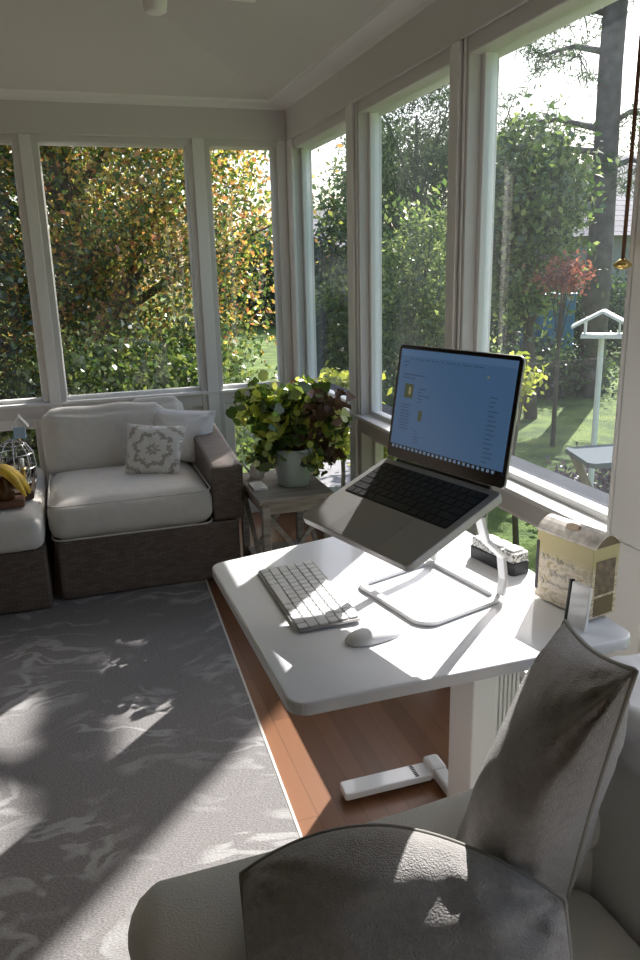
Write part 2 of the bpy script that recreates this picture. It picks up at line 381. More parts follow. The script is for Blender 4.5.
def pillow(c00, c10, c11, c01, T, wr=.006, seed=0, n=36, pinch=.07, name='pillow', mat=None, pmat=None, label='', cat='pillow', group=None, wrs=8, bow=0):
    """c00..c01: four corner points in order; two puffed skins joined at a seam with piping"""
    P = [Vector(c) for c in (c00, c10, c11, c01)]
    N = (P[1]-P[0]).cross(P[3]-P[0]).normalized(); ctr = sum(P, Vector())/4
    def base(u, v):
        p = P[0]*(1-u)*(1-v)/4+P[1]*(1+u)*(1-v)/4+P[2]*(1+u)*(1+v)/4+P[3]*(1-u)*(1+v)/4
        k = pinch*((1-u*u)*(v*v)+(1-v*v)*(u*u)); return p+(ctr-p)*k+(P[3]-P[0]).normalized()*bow*(1-abs(u)**1.9)*(.5+.5*v)
    bm = new(); l = bm.loops.layers.uv.new('UVMap'); uvd = {}
    for s in (1, -1):
        grid = {}
        for i in range(n+1):
            for j in range(n+1):
                u, v_ = -1+2*i/n, -1+2*j/n
                u = sin(u*pi/2); v_ = sin(v_*pi/2)
                edge = i in (0, n) or j in (0, n)
                if s == -1 and edge: grid[i, j] = top[i, j]; continue
                h = T/2*((1-u*u)*(1-v_*v_))**.5
                p = base(u, v_)
                if not edge:
                    q = (p+Vector((seed*3.1, s, 0)))*wrs
                    ew = (u*u+v_*v_)/2
                    h += wr*(noise.noise(q)+.6*noise.noise(q*2.3))*(.5+ew)*min(1, 8*(1-u*u)*(1-v_*v_)) 
                    for (cu, cv) in ((-1, 1), (1, 1), (1, -1), (-1, -1)):
                        du, dv = u-cu, v_-cv; rd = math.hypot(du, dv); an = math.atan2(dv, du)
                        h += wr*.55*sin(an*15+2.2*noise.noise(q*.7)+seed)*math.exp(-rd*1.5)*min(1, rd*2.5)*min(1, 10*(1-abs(u)))*min(1, 10*(1-abs(v_)))
                    h += wr*.45*(.5-abs(noise.noise(q*1.3+Vector((5, 0, 0))))*2)*min(1, 6*(1-abs(u)))*min(1, 6*(1-abs(v_)))
                    # gathers radiating from the seam
                    for tt, e in ((u, 1-abs(v_)), (v_, 1-abs(u))):
                        if e < .35: h += wr*.9*noise.noise(Vector((tt*9+seed, s*3, e*2)))*(1-e/.35)*min(1, e*14)
                vv = bm.verts.new(p+N*s*h); grid[i, j] = vv; uvd[vv] = (u*.5, v_*.5)
        if s == 1: top = grid
        for i in range(n):
            for j in range(n):
                f = [grid[i, j], grid[i+1, j], grid[i+1, j+1], grid[i, j+1]]
                if s == -1: f = f[::-1]
                f = bm.faces.new(f)
                for lp in f.loops: lp[l].uv = uvd[lp.vert]
    edge = [base(-1+2*i/n, -1) for i in range(n)]+[base(1, -1+2*i/n) for i in range(n)]+[base(1-2*i/n, 1) for i in range(n)]+[base(-1, 1-2*i/n) for i in range(n)]
    o = finish(name, bm, mat, smooth=True); tag(o, label, cat, group)
    if pmat:
        pb = tube(new(), edge, .0032, 6, close=True); finish('piping', pb, pmat, o, smooth=True)
    return o
def leaves(name, pts, size, mat, parent=None, seed=0, label=None, aspect=.55, droop=0, fold=.25, lobed=False):
    rng = np.random.default_rng(seed); n = len(pts); pts = np.asarray(pts, 'f')
    a = rng.normal(size=(n, 3)); a[:, 2] -= droop; a /= np.linalg.norm(a, axis=1)[:, None]
    b_ = rng.normal(size=(n, 3)); b_ -= (a*b_).sum(1)[:, None]*a; b_ /= np.linalg.norm(b_, axis=1)[:, None]
    c = np.cross(a, b_)
    s = size*(.6+.8*rng.random(n))[:, None]
    if lobed:
        prof = [(-.5, 0), (-.42, .3), (-.1, .52), (.12, .36), (.3, .42), (.5, 0), (.3, -.42), (.12, -.36), (-.1, -.52), (-.42, -.3)]; K = len(prof)
        cv = rng.uniform(-.5, .5, n)[:, None]
        co = np.stack([pts+a*s*p+b_*s*aspect*q+c*s*(abs(q)*fold+cv*p*p) for p, q in prof], 1).reshape(-1, 3)
        me = bpy.data.meshes.new(name); me.vertices.add(K*n); me.vertices.foreach_set('co', co.astype('f').ravel())
        me.loops.add(K*n); me.loops.foreach_set('vertex_index', np.arange(K*n, dtype='i')); me.polygons.add(n)
        me.polygons.foreach_set('loop_start', np.arange(0, K*n, K, dtype='i')); me.update(calc_edges=True)
        return finish(name, me, mat, parent, label=label)
    v0 = pts-a*s/2; v1 = pts-a*s*.05+b_*s*aspect/2+c*s*fold*.3; v2 = pts+a*s/2; v3 = pts-a*s*.05-b_*s*aspect/2+c*s*fold*.3
    co = np.stack([v0, v1, v2, v3], 1).reshape(-1, 3)
    me = bpy.data.meshes.new(name); me.vertices.add(4*n); me.vertices.foreach_set('co', co.astype('f').ravel())
    me.loops.add(4*n); me.loops.foreach_set('vertex_index', np.arange(4*n, dtype='i')); me.polygons.add(n)
    me.polygons.foreach_set('loop_start', np.arange(0, 4*n, 4, dtype='i')); me.update(calc_edges=True)
    return finish(name, me, mat, parent, label=label)
def clumps(center, radii, k, per, spread, seed, shell=.0, flat=1.0):
    rng = np.random.default_rng(seed); out = []; cs = []
    while len(cs) < k:
        p = rng.uniform(-1, 1, 3)
        d = np.linalg.norm(p)
        if d > 1 or d < shell: continue
        cs.append(p*radii+center)
    cs = np.array(cs)
    for c in cs:
        q = rng.normal(size=(per, 3))*spread*rng.uniform(.7, 1.3); q[:, 2] *= flat; out.append(c+q)
    return np.concatenate(out), cs
def tree(name, label, cat, base, center, radii, k, per, spread, size, mat, seed, trunk_r=.1, trunk_mat=None, group=None, shell=.3, nb=14, aspect=.55, flat=.8):
    t_ = empty(name, label, cat, base, group=group)
    pts, cs = clumps(np.array(center), np.array(radii), k, per, spread, seed, shell, flat)
    pts = pts[pts[:, 2] > base[2]+.02]
    leaves('foliage', pts, size, mat, t_, seed, aspect=aspect)
    bm = new(); top = Vector((center[0], center[1], center[2]+radii[2]*.4)); bs = Vector(base)
    tube(bm, [bs, bs.lerp(top, .35)+Vector((.02, .03, 0)), bs.lerp(top, .7), top], [trunk_r, trunk_r*.8, trunk_r*.55, trunk_r*.2], 8)
    for c in cs[:nb]:
        c = Vector(c); h = max(.15, min(.9, (c.z-bs.z)/(top.z-bs.z)*.6)); s = bs.lerp(top, h)
        tube(bm, [s, s.lerp(c, .5)+Vector((0, 0, .06)), c], [trunk_r*.35, trunk_r*.22, trunk_r*.06], 5)
    finish('trunk', bm, trunk_mat or bark, t_, smooth=True)
    return t_

# ================================================================== SETTING: room shell
XW, YW = 1.162, 4.0          # inner faces of the right and the back wall
XL, YF = -3.0, -1.6
struct(finish('floor', B(XL, XW+.15, YF, YW+.15, -.05, 0), wood_floor))
# --- right wall: posts, header, middle rail, curb
posts_r = [(3.92, 4.08), (3.01, 3.15), (2.135, 2.254), (1.22, 1.41), (.36, .54), (-.50, -.32), (-1.75, -1.2)]
bm = new()
for a, c in posts_r:
    box(bm, XW, XW+.10, a, c, 0, 1.9)
box(bm, XW+.002, XW+.12, YF, YW+.12, 1.892, 2.25); box(bm, XW-.012, XW, YF, YW, 1.935, 2.25)
box(bm, XW+.002, XW+.12, YF, YW, .625, .688); box(bm, XW+.002, XW+.12, YF, YW, 0, .10); box(bm, XW, XW+.10, YW-.03, YW+.10, -.3, 1.9)
struct(finish('wall_right', bm, wall_paint, bevel=.004))
bm = new()
for a, c in posts_r[1:-1]:
    box(bm, XW-.014, XW, a+.035, c-.035, .0, 1.935); box(bm, XW-.006, XW, a+.012, a+.022, .70, 1.935); box(bm, XW-.006, XW, c-.022, c-.012, .70, 1.935)
box(bm, XW-.014, XW, 3.9, YW, 0, 1.935)
struct(finish('trim_1', bm, white_paint, bevel=.003))
struct(finish('trim_2', B(XW-.02, XW+.075, YF, YW, .688, .703), white_paint, bevel=.003))
# --- back wall
posts_b = [(-3.2, -2.9), (-1.28, -1.165), (-.149, -.035), (.644, .762), (1.088, 1.26)]
bm = new()
for a, c in posts_b: box(bm, a-.0, c+.0, YW, YW+.10, -.3, 1.92)
box(bm, XL-.2, XW+.12, YW+.002, YW+.12, 1.908, 2.25); box(bm, XL, XW, YW-.012, YW, 1.94, 2.25)
box(bm, XL-.2, XW, YW+.002, YW+.11, .625, .70); box(bm, XL-.2, XW, YW+.002, YW+.11, 0, .10)
struct(finish('wall_back', bm, wall_paint, bevel=.004))
bm = new()
for a, c in posts_b[1:4]: box(bm, a+.03, c-.03, YW-.012, YW, 0, 1.94)
box(bm, 1.10, XW-.014, YW-.012, YW, 0, 1.94); box(bm, XL, XW-.02, YW-.016, YW+.05, .688, .703)
struct(finish('trim_3', bm, white_paint, bevel=.003))
# --- opaque walls towards the house, out of frame
struct(finish('wall_left', B(XL-.12, XL, YF, YW, 0, 2.3), house_wall))
struct(finish('wall_front', B(XL, XW, YF-.12, YF, 0, 2.3), house_wall))
# --- crown and vaulted tray ceiling
cz0, cz1 = 2.085, 2.10
def ring_strip(bm, i0, z0, i1, z1):
    a = [(XL+i0, YF+i0, z0), (XW-i0, YF+i0, z0), (XW-i0, YW-i0, z0), (XL+i0, YW-i0, z0)]
    b_ = [(XL+i1, YF+i1, z1), (XW-i1, YF+i1, z1), (XW-i1, YW-i1, z1), (XL+i1, YW-i1, z1)]
    A = [bm.verts.new(p) for p in a]; Bq = [bm.verts.new(p) for p in b_]
    for k in range(4): bm.faces.new((A[k], Bq[k], Bq[(k+1) % 4], A[(k+1) % 4]))
bm = new()
for i0, z0, i1, z1 in ((.0, 2.078, .012, 2.078), (.012, 2.078, .02, 2.088), (.02, 2.088, .10, 2.098), (.10, 2.098, .115, 2.09), (.115, 2.09, .125, 2.105)): ring_strip(bm, i0, z0, i1, z1)
struct(finish('trim_4', bm, white_paint))
bm = new(); ring_strip(bm, .12, 2.10, 1.35, 2.46)
vsx = [bm.verts.new(p) for p in ((XL+1.35, YF+1.35, 2.46), (XL+1.35, YW-1.35, 2.46), (XW-1.35, YW-1.35, 2.46), (XW-1.35, YF+1.35, 2.46))]
bm.faces.new(vsx)
struct(finish('ceiling', bm, ceil_paint))
# opaque roof above so no light leaks in
struct(finish('roof', B(XL-.5, XW+.2, YF-.3, YW+.2, 2.7, 2.75), siding))
bm = new()
box(bm, XL-.2, XL-.12, YF-.2, YW+.2, 2.2, 2.72); box(bm, XW+.10, XW+.15, YF-.2, YW+.15, 2.2, 2.72); box(bm, XL-.2, XW+.15, YW+.10, YW+.15, 2.2, 2.72); box(bm, XL-.2, XW+.2, YF-.2, YF-.13, 2.2, 2.72)
struct(finish('trim_5', bm, siding))
# baseboards
struct(finish('baseboard_right', B(XW-.015, XW, YF, YW, 0, .09), white_paint, bevel=.003))
struct(finish('baseboard_back', B(XL, XW-.015, YW-.015, YW, 0, .09), white_paint, bevel=.003))
# --- windows
wn = [0]
def ringbox(bm, ax, p0, p1, a0, a1, z0, z1, wd):
    f = (lambda *q: box(bm, p0, p1, q[0], q[1], q[2], q[3])) if ax == 'x' else (lambda *q: box(bm, q[0], q[1], p0, p1, q[2], q[3]))
    f(a0, a0+wd, z0, z1); f(a1-wd, a1, z0, z1); f(a0+wd, a1-wd, z0, z0+wd); f(a0+wd, a1-wd, z1-wd, z1)
def window(ax, p, a0, a1, z0, z1, gm, wd=.022):
    wn[0] += 1
    loc = (p, (a0+a1)/2, z0) if ax == 'x' else ((a0+a1)/2, p, z0)
    o = bpy.data.objects.new('window_%d' % wn[0], None); C.objects.link(o); o.location = loc; WM[o] = Matrix.Translation(loc); struct(o)
    bm = new(); ringbox(bm, ax, p-.02, p+.02, a0, a1, z0, z1, wd); finish('window_frame', bm, sash_white, o, bevel=.003)
    g_ = new(); e = .002
    box(g_, p-e, p+e, a0+wd, a1-wd, z0+wd, z1-wd) if ax == 'x' else box(g_, a0+wd, a1-wd, p-e, p+e, z0+wd, z1-wd)
    # single sheet: keep one face only
    bmesh.ops.delete(g_, geom=[f for f in g_.faces if (abs(f.calc_center_median()[0 if ax == 'x' else 1]-(p-e)) > 1e-5)], context='FACES')
    finish('pane', g_, gm, o)
for a, c in zip(posts_r[1:], posts_r[:-1]):
    window('x', XW+.06, a[1], c[0], .70, 1.925, glass_r); window('x', XW+.06, a[1]+.03, c[0]-.03, .10, .625, glass_r, .03)
    
for a, c in zip(posts_b[:-1], posts_b[1:]):
    window('y', YW+.05, a[1]-.018, c[0]+.018, .70, 1.945, glass_b); window('y', YW+.05, a[1]-.0, c[0]+.0, .10, .625, glass_b, .055)

# ================================================================== OUTDOORS
GZ = -.42
bm = new(); bmesh.ops.create_grid(bm, x_segments=40, y_segments=40, size=45)
for q in bm.verts: q.co += Vector((8, 18, GZ)); q.co.z += .06*noise.noise(q.co*.4)-(.0)
struct(finish('ground', bm, lawn_m))
struct(finish('porch_ledge', B(XW+.125, XW+.34, YF, YW+.34, .58, .64), slate)) 
bm = new(); prism(bm, [(-4, 4.4), (1.6, 4.4), (1.3, 5.5), (.2, 6.4), (-4, 6.8)], GZ-.02, GZ+.045)
tag(finish('mulch_bed', bm, mulch), 'reddish brown mulch and fallen leaves below the back windows', 'mulch', kind='stuff')
bm = new()
prism(bm, [(1.45, 5.6), (2.2, 5.4), (3.9, 12), (3.2, 12.2)], GZ-.02, GZ+.06)
tag(finish('garden_path', bm, path_m), 'pale grey paving path running beside the dark iron fence', 'path')
# dark iron fence
fo = empty('iron_fence', 'dark iron picket fence behind the lawn at the right of the autumn tree', 'fence', (2.0, 7.6, GZ))
F0, F1 = Vector((1.95, 7.2, 0)), Vector((4.6, 12.6, 0))
for i in range(60):
    p = F0.lerp(F1, i/59); finish('picket', tube(new(), [(p.x, p.y, GZ), (p.x, p.y, .72)], .011, 5), fence_m, fo)
for z in (-.25, .2, .62): finish('rail', tube(new(), [(F0.x, F0.y, z), (F1.x, F1.y, z)], .02, 5), fence_m, fo)
for q in (0, .5, 1):
    p = F0.lerp(F1, q); finish('fence_post', tube(new(), [(p.x, p.y, GZ), (p.x, p.y, .8)], .035, 6), fence_m, fo)

# big autumn tree behind the back windows and its neighbours
tree('autumn_tree', 'large autumn tree with green yellow and orange leaves filling the back windows', 'tree', (.9, 8.6, GZ), (-.2, 8.3, 2.1), (2.5, 1.4, 2.4), 330, 300, .24, .058, L_autumn, 1, .16, nb=40, shell=.1)
tree('evergreen_tree', 'dense dark evergreen tree behind the left back window', 'tree', (-1.7, 7.2, GZ), (-1.7, 7.1, 1.3), (1.7, 1.0, 2.4), 170, 230, .22, .065, L_dark, 2, .12, nb=20, shell=.1)
tree('leafy_shrub', 'glossy green shrub catching sun below the autumn tree', 'shrub', (.35, 6.1, GZ), (.3, 6.1, .25), (1.0, .5, .55), 80, 170, .15, .055, L_green, 3, .04, nb=10, shell=.2)
tree('leafy_shrub', 'dark green shrub low down behind the left back window', 'shrub', (-1.5, 5.9, GZ), (-1.4, 5.9, .15), (.8, .5, .6), 50, 120, .14, .07, L_dark, 4, .04, nb=8, shell=.2)
tree('leafy_shrub', 'light green shrub by the paving path right of the sofa window', 'shrub', (1.1, 6.9, GZ), (1.1, 6.9, .2), (.35, .4, .6), 40, 110, .13, .06, L_green, 5, .03, nb=8, shell=.2)
# hedge rows
for i, (x, y, rx, rz, lab) in enumerate([(3.9, 10.4, .6, .95, 'clipped green hedge shrub seen through the narrow corner window'), (9.6, 12.2, 1.2, .8, 'hedge shrub before the shingled house, behind the pine trunk'), (6.6, 11.2, 1.0, .95, 'hedge shrub between the bluish pine and the glossy magnolia'), (11.2, 9.6, 1.1, .85, 'hedge shrub furthest right, beyond the pine trunk')]):
    tree('hedge_shrub', lab, 'hedge', (x, y, GZ), (x, y, GZ+rz*.9), (rx, .7, rz), 70, 110, .2, .085, [L_green, L_dark, L_dark, L_dark][i], 10+i, .05, group='hedge shrubs across the lawn', nb=6, shell=.3)
far = [(-6, 22, 3.4, 5.5), (0, 25, 3.5, 5.5), (6.5, 24, 2.6, 1.5), (11.0, 25, 2.6, 3.2), (23, 15, 2.8, 3.0), (27, 9, 3, 3.5)]
flab = ['distant green tree at the far left behind the autumn tree', 'distant green tree straight behind the autumn tree', 'distant low green tree seen through the corner window', 'distant green tree behind the bluish pine', 'distant green tree right of the shingled house', 'distant green tree furthest to the right']
for i, (x, y, rx, rz) in enumerate(far):
    tree('distant_tree', flab[i], 'tree', (x, y, GZ), (x, y, GZ+rz*.95), (rx, 1.2, rz), 120, 80, .4, .2, L_green if i % 2 else L_dark, 30+i, .2, group='distant trees beyond the garden', nb=6, shell=.3)
# bluish pine in the middle right window
tree('pine_tree', 'bluish pine with sky showing between its needles, middle right window', 'tree', (6.0, 12.8, GZ), (6.0, 12.8, 3.0), (1.25, 1.1, 1.9), 150, 200, .2, .1, L_pine, 50, .1, pine_bark, nb=20, shell=.25, aspect=.2, flat=.5)
tree('broadleaf_tree', 'dark green tree below the bluish pine in the middle right window', 'tree', (4.5, 9.2, GZ), (4.45, 9.2, .75), (.62, .6, 1.35), 80, 130, .16, .075, L_mag, 51, .07, nb=12, shell=.2)
tree('magnolia_tree', 'round glossy leaved magnolia beside the pine trunk in the large right window', 'tree', (5.0, 7.5, GZ), (4.85, 7.6, 1.72), (.5, .6, .95), 120, 140, .17, .085, L_mag, 52, .08, nb=14, shell=.3)
tree('red_maple', 'small maple with dull red leaves before the magnolia', 'tree', (4.4, 6.2, GZ), (4.4, 6.2, 1.2), (.2, .2, .1), 14, 50, .08, .05, L_red, 53, .025, nb=8, shell=.1)
tree('yellow_shrub', 'yellow green shrub low in the corner window', 'shrub', (1.72, 4.85, GZ), (1.74, 4.85, .35), (.15, .15, .35), 24, 45, .06, .06, L_yel, 54, .02, nb=8, shell=.1, aspect=.7)
tree('yellow_shrub', 'yellow green shrub just left of the laptop lid', 'shrub', (1.52, 3.5, GZ), (1.52, 3.5, .3), (.1, .13, .36), 20, 40, .05, .05, L_yel, 55, .02, nb=8, shell=.1, aspect=.7)
tree('yellow_shrub', 'yellow green shrub with pale tips just right of the laptop lid', 'shrub', (2.3, 3.5, GZ), (2.25, 3.6, .72), (.15, .12, .1), 12, 36, .05, .045, L_yel, 56, .02, nb=8, shell=.1, aspect=.7)
tree('purple_shrub', 'low purple black shrub on the lawn below the pine trunk', 'shrub', (3.35, 4.25, GZ), (3.35, 4.25, -.22), (.24, .24, .2), 26, 60, .07, .05, L_purp, 57, .02, nb=8, shell=.1)
tree('dark_shrub', 'low dark green shrub in front of the blue storage box', 'shrub', (6.2, 8.8, GZ), (6.2, 8.8, -.1), (.9, .4, .38), 60, 110, .15, .07, L_dark, 58, .03, nb=8, shell=.1)
tree('leafy_shrub', 'pale green shrub growing just under the large right window', 'shrub', (2.15, 1.95, GZ), (2.15, 1.95, .02), (.3, .5, .36), 50, 80, .09, .05, L_green, 59, .02, nb=8, shell=.1)

# tall pine trunk in the large right window, branches mostly to the left
PT = Vector((6.55, 8.5, GZ))
pt = empty('tall_pine', 'tall straight pine trunk with sparse needled branches, large right window', 'tree', PT)
finish('trunk', tube(new(), [PT, PT+Vector((.02, 0, 2)), PT+Vector((-.02, 0, 4)), PT+Vector((.04, 0, 8)), PT+Vector((.0, .05, 13))], [.18, .155, .14, .13, .08], 14), pine_bark, pt, smooth=True)
rng = random.Random(5)
brs = [(2.3, -1.0, .3), (2.6, -1.6, .4), (2.85, -1.2, .6), (2.0, -.6, .3), (3.7, -.9, .3), (4.1, -.9, .5), (2.4, .6, .1), (2.9, .5, .3), (4.6, .5, .3), (9.6, -1.2, .5), (10.3, -1.4, .4)]  # two highest branches are out of view, added for shade indoors
pts = []; bm = new()
for z, L, rise in brs:
    s = PT+Vector((0, 0, z-GZ)); side = Vector((cos(R(-40)), sin(R(-40)), 0))*L; e = s+side+Vector((0, 0, -.25*abs(L)*.3+rise*.4))
    mid = s.lerp(e, .5)+Vector((0, 0, .1)); tube(bm, [s, mid, e], [.045, .03, .01], 6)
    for k in range(int(10*abs(L))+3):
        q = s.lerp(e, rng.uniform(.3, 1.05)); tip = q+Vector((rng.gauss(0, .16), rng.gauss(0, .16), rng.gauss(.0, .14)))
        tube(bm, [q, tip], [.01, .004], 4)
        for m_ in range(85): pts.append(tip+Vector((rng.gauss(0, .09), rng.gauss(0, .09), rng.gauss(0, .06))))
# drooping needle sprays added above the view, shaped to shade rug and sofa
sv = Vector((.719, -.695, 0)); nv_ = Vector((.695, .719, 0))
for (L0, z0, L1, z1, th_, cnt) in ((-.08, 7.43, -.95, 6.73, .09, 3200), (-.1, 6.76, -.95, 6.16, .22, 5200), (-.1, 6.26, -1.0, 5.71, .2, 3200), (-.85, 6.86, -1.7, 6.56, .26, 3600), (-.9, 7.41, -1.6, 7.16, .12, 900)):
    a_ = PT+sv*L0+Vector((0, 0, z0-GZ)); b_ = PT+sv*L1+Vector((0, 0, z1-GZ))
    tube(bm, [PT+Vector((0, 0, z0-GZ-.05)), a_, a_.lerp(b_, .5), b_], [.05, .045, .035, .012], 6)
    for m_ in range(cnt):
        q = a_.lerp(b_, rng.uniform(0, 1.02)); pts.append(q+Vector((0, 0, max(-1.3, min(1.3, rng.gauss(0, .62)))*th_))+(nv_+Vector((0, 0, .781)))*rng.gauss(0, .2))
finish('branch', bm, pine_bark, pt); leaves('foliage', np.array([tuple(p) for p in pts]), .13, L_pine, pt, 7, aspect=.1)

# houses
def house(name, lab, x0, x1, y0, y1, zw, zr, ov=.5):
    h = empty(name, lab, 'house', ((x0+x1)/2, (y0+y1)/2, GZ))
    finish('wall', B(x0, x1, y0, y1, GZ, zw), siding, h)
    bm = new(); a = [bm.verts.new(p) for p in ((x0-ov, y0-ov, zw), (x1+ov, y0-ov, zw), (x1+ov, y1+ov, zw), (x0-ov, y1+ov, zw))]
    r_ = min(x1-x0, y1-y0)/2; ym = (y0+y1)/2
    c = [bm.verts.new((x0+r_*.8, ym, zr)), bm.verts.new((x1-r_*.8, ym, zr))]
    bm.faces.new((a[0], a[1], c[1], c[0])); bm.faces.new((a[2], a[3], c[0], c[1])); bm.faces.new((a[1], a[2], c[1])); bm.faces.new((a[3], a[0], c[0])); bm.faces.new(a[::-1])
    finish('roof', bm, roof_m, h)
    for k in range(3):
        xx = x0+(x1-x0)*(k+.7)/3.4; wf = finish('window', B(xx-.5, xx+.5, y0-.05, y0, .9, 2.2), sash_white, h); 
        inv = finish('pane', B(xx-.42, xx+.42, y0-.07, y0-.05, .98, 2.12), dark_glass, wf)
    for xx in (x0-.01, ): 
        wf = finish('window', B(xx-.05, xx, ym-.6, ym+.6, .9, 2.2), sash_white, h); finish('pane', B(xx-.07, xx-.05, ym-.5, ym+.5, .98, 2.12), dark_glass, wf)
    return h
house('neighbour_house', 'neighbouring house with grey shingled hip roof behind the pine trunk', 14.8, 27, 19.5, 29, 2.0, 4.9)
house('neighbour_house', 'brown roofed house far off in the corner window', 7.5, 16, 31, 39, 1.9, 3.9)
# blue covered box, feeder, patio table
bb = empty('garden_bin', 'blue garden storage box far across the lawn', 'storage box', (6.7, 9.75, GZ))
finish('body', B(6.4, 7.0, 9.5, 10.0, GZ, .82), blue_m, bb, bevel=.02); finish('lid', B(6.38, 7.02, 9.48, 10.02, .82, .88), blue_m, bb, bevel=.02)
bf = empty('bird_feeder', 'white roofed bird feeder on a slim pole in the large right window', 'bird feeder', (3.15, 4.0, GZ))
finish('pole', tube(new(), [(3.15, 4.0, GZ), (3.15, 4.0, .88)], .018, 8), feeder_w, bf)
bm = new(); Mx = Matrix.Translation((3.15, 4.0, 1.02)) @ Matrix.Rotation(R(-40), 4, 'Z')
for s in (1, -1): box(bm, 0, .2, -.12, .12, -.008, .008, Mx @ Matrix.Rotation(R(28*s) if s > 0 else R(180-28), 4, 'Y'))
finish('roof', bm, feeder_w, bf); finish('tray', box(new(), -.12, .12, -.1, .1, -.16, -.14, Mx), feeder_w, bf)
for sx_, sy_ in ((1, 1), (1, -1), (-1, 1), (-1, -1)): finish('upright', tube(new(), [Mx @ Vector((.1*sx_, .08*sy_, -.15)), Mx @ Vector((.1*sx_, .08*sy_, -.04))], .006, 5), feeder_w, bf)
pa = empty('patio_table', 'pale patio table with crossed wooden legs outside the large right window', 'table', (2.6, 3.15, GZ))
finish('tabletop', prism(new(), roundpoly([(2.35, 3.0), (2.75, 2.95), (2.85, 3.3), (2.45, 3.35)], .04), .34, .365), M('table_grey', (.16, .18, .19), .95, spec=0), pa)
for p, q in (((2.42, 3.04), (2.76, 3.26)), ((2.74, 3.02), (2.46, 3.28))):
    finish('leg', tube(new(), [(p[0], p[1], GZ), (q[0], q[1], .34)], .022, 6), wood_grey, pa)

# ================================================================== RUG
bm = new(); box(bm, -2.1, 0, -3.2, 0, 0, .008); a = R(-2.1)
Mx = Matrix.Translation((.468, 3.17, .0005)) @ Matrix.Rotation(a, 4, 'Z')
for q in bm.verts: q.co = Mx @ q.co
rg = tag(finish('area_rug', bm, rug_m), 'large grey area rug with pale branch motifs on the wood floor', 'rug')
bm = new()
for (x0, x1, y0, y1) in ((-.005, 0, -3.2, 0), ): box(bm, x0, x1+.002, y0, y1, 0, .0095, Mx)
finish('edge_binding', bm, cream, rg, label='pale bound edge')

# ================================================================== SOFA (one-armed wicker section)
sf = empty('wicker_sofa', 'brown wicker sofa section with one arm and cream cushions before the back windows', 'sofa', (.25, 3.5, .009))
finish('base', B(-.135, .625, 3.1, 3.93, .012, .275), wicker, sf, bevel=.012)
bm = new(); prism(bm, [(3.10, .276), (3.94, .276), (3.94, .60), (3.80, .60), (3.10, .515)], .515, .655, Matrix(((0, 0, 1, 0), (1, 0, 0, 0), (0, 1, 0, 0), (0, 0, 0, 1))))
finish('armrest', bm, wicker, sf, bevel=.014)
finish('back_frame', B(-.135, .513, 3.86, 3.94, .276, .60), wicker, sf, bevel=.012)
for x in (-.11, .60):
    for y in (3.14, 3.89): finish('foot', B(x-.02, x+.02, y-.02, y+.02, .0085, .013), rubber, sf)
finish('seat_cushion', softbox(-.15, .512, 3.06, 3.66, .277, .435, .055, .018, wr=.006, seed=1), cream, sf, smooth=True)
finish('seat_cushion', softbox(-.15, .40, 3.62, 3.855, .30, .42, .05, .01), cream, sf, smooth=True) if False else None
def cushion_up(x0, x1, y0, z0, h, lean, t_, mat, parent, seed):
    bm = softbox(x0, x1, -t_/2, t_/2, 0, h, .05, .03, wr=.005, seed=seed)
    for q in bm.verts:
        u = (q.co.x-(x0+x1)/2)/((x1-x0)/2); v_ = q.co.z/h
        q.co.z -= .028*(1-u*u)*max(0, v_-.3) ; q.co.z += .012*noise.noise(Vector((q.co.x*8, seed, 0)))*max(0, v_)
        q.co = Matrix.Translation((0, y0, z0)) @ Matrix.Rotation(lean, 4, 'X') @ q.co
    return finish('back_cushion', bm, mat, parent, smooth=True)
cushion_up(-.148, .40, 3.67, .40, .315, R(-9), .13, cream, sf, 2)
cushion_up(.25, .505, 3.78, .40, .315, R(-6), .09, cream, sf, 3)
for z in (.285, .427):
    e = roundpoly([(-.146, 3.064), (.508, 3.064), (.508, 3.655), (-.146, 3.655)], .05); finish('piping', tube(new(), [(x, y, z) for x, y in e], .0035, 5, close=True), cream, sf)
# throw pillows
pillow((.37, 3.60, .45), (.585, 3.50, .42), (.64, 3.60, .665), (.30, 3.70, .70), .11, .006, 1, mat=white_fab, pmat=white_fab, name='throw_pillow', label='plain white throw pillow tucked in the sofa corner against the arm', cat='pillow')
pillow((.175, 3.40, .44), (.405, 3.33, .43), (.475, 3.43, .64), (.215, 3.48, .66), .10, .005, 2, mat=pat, pmat=white_fab, name='throw_pillow', label='white throw pillow with taupe medallion print in front on the sofa', cat='pillow')

# ================================================================== OTTOMAN at the left edge
ot = empty('wicker_ottoman', 'wicker ottoman with cream cushion at the left edge beside the sofa', 'ottoman', (-.5, 3.35, .009))
finish('base', B(-.85, -.172, 3.04, 3.9, .012, .27), wicker, ot, bevel=.012)
for x in (-.82, -.2):
    for y in (3.08, 3.86): finish('foot', B(x-.02, x+.02, y-.02, y+.02, .0085, .013), rubber, ot)
finish('seat_cushion', softbox(-.86, -.172, 3.0, 3.86, .271, .425, .045, .008), cream, ot, smooth=True)
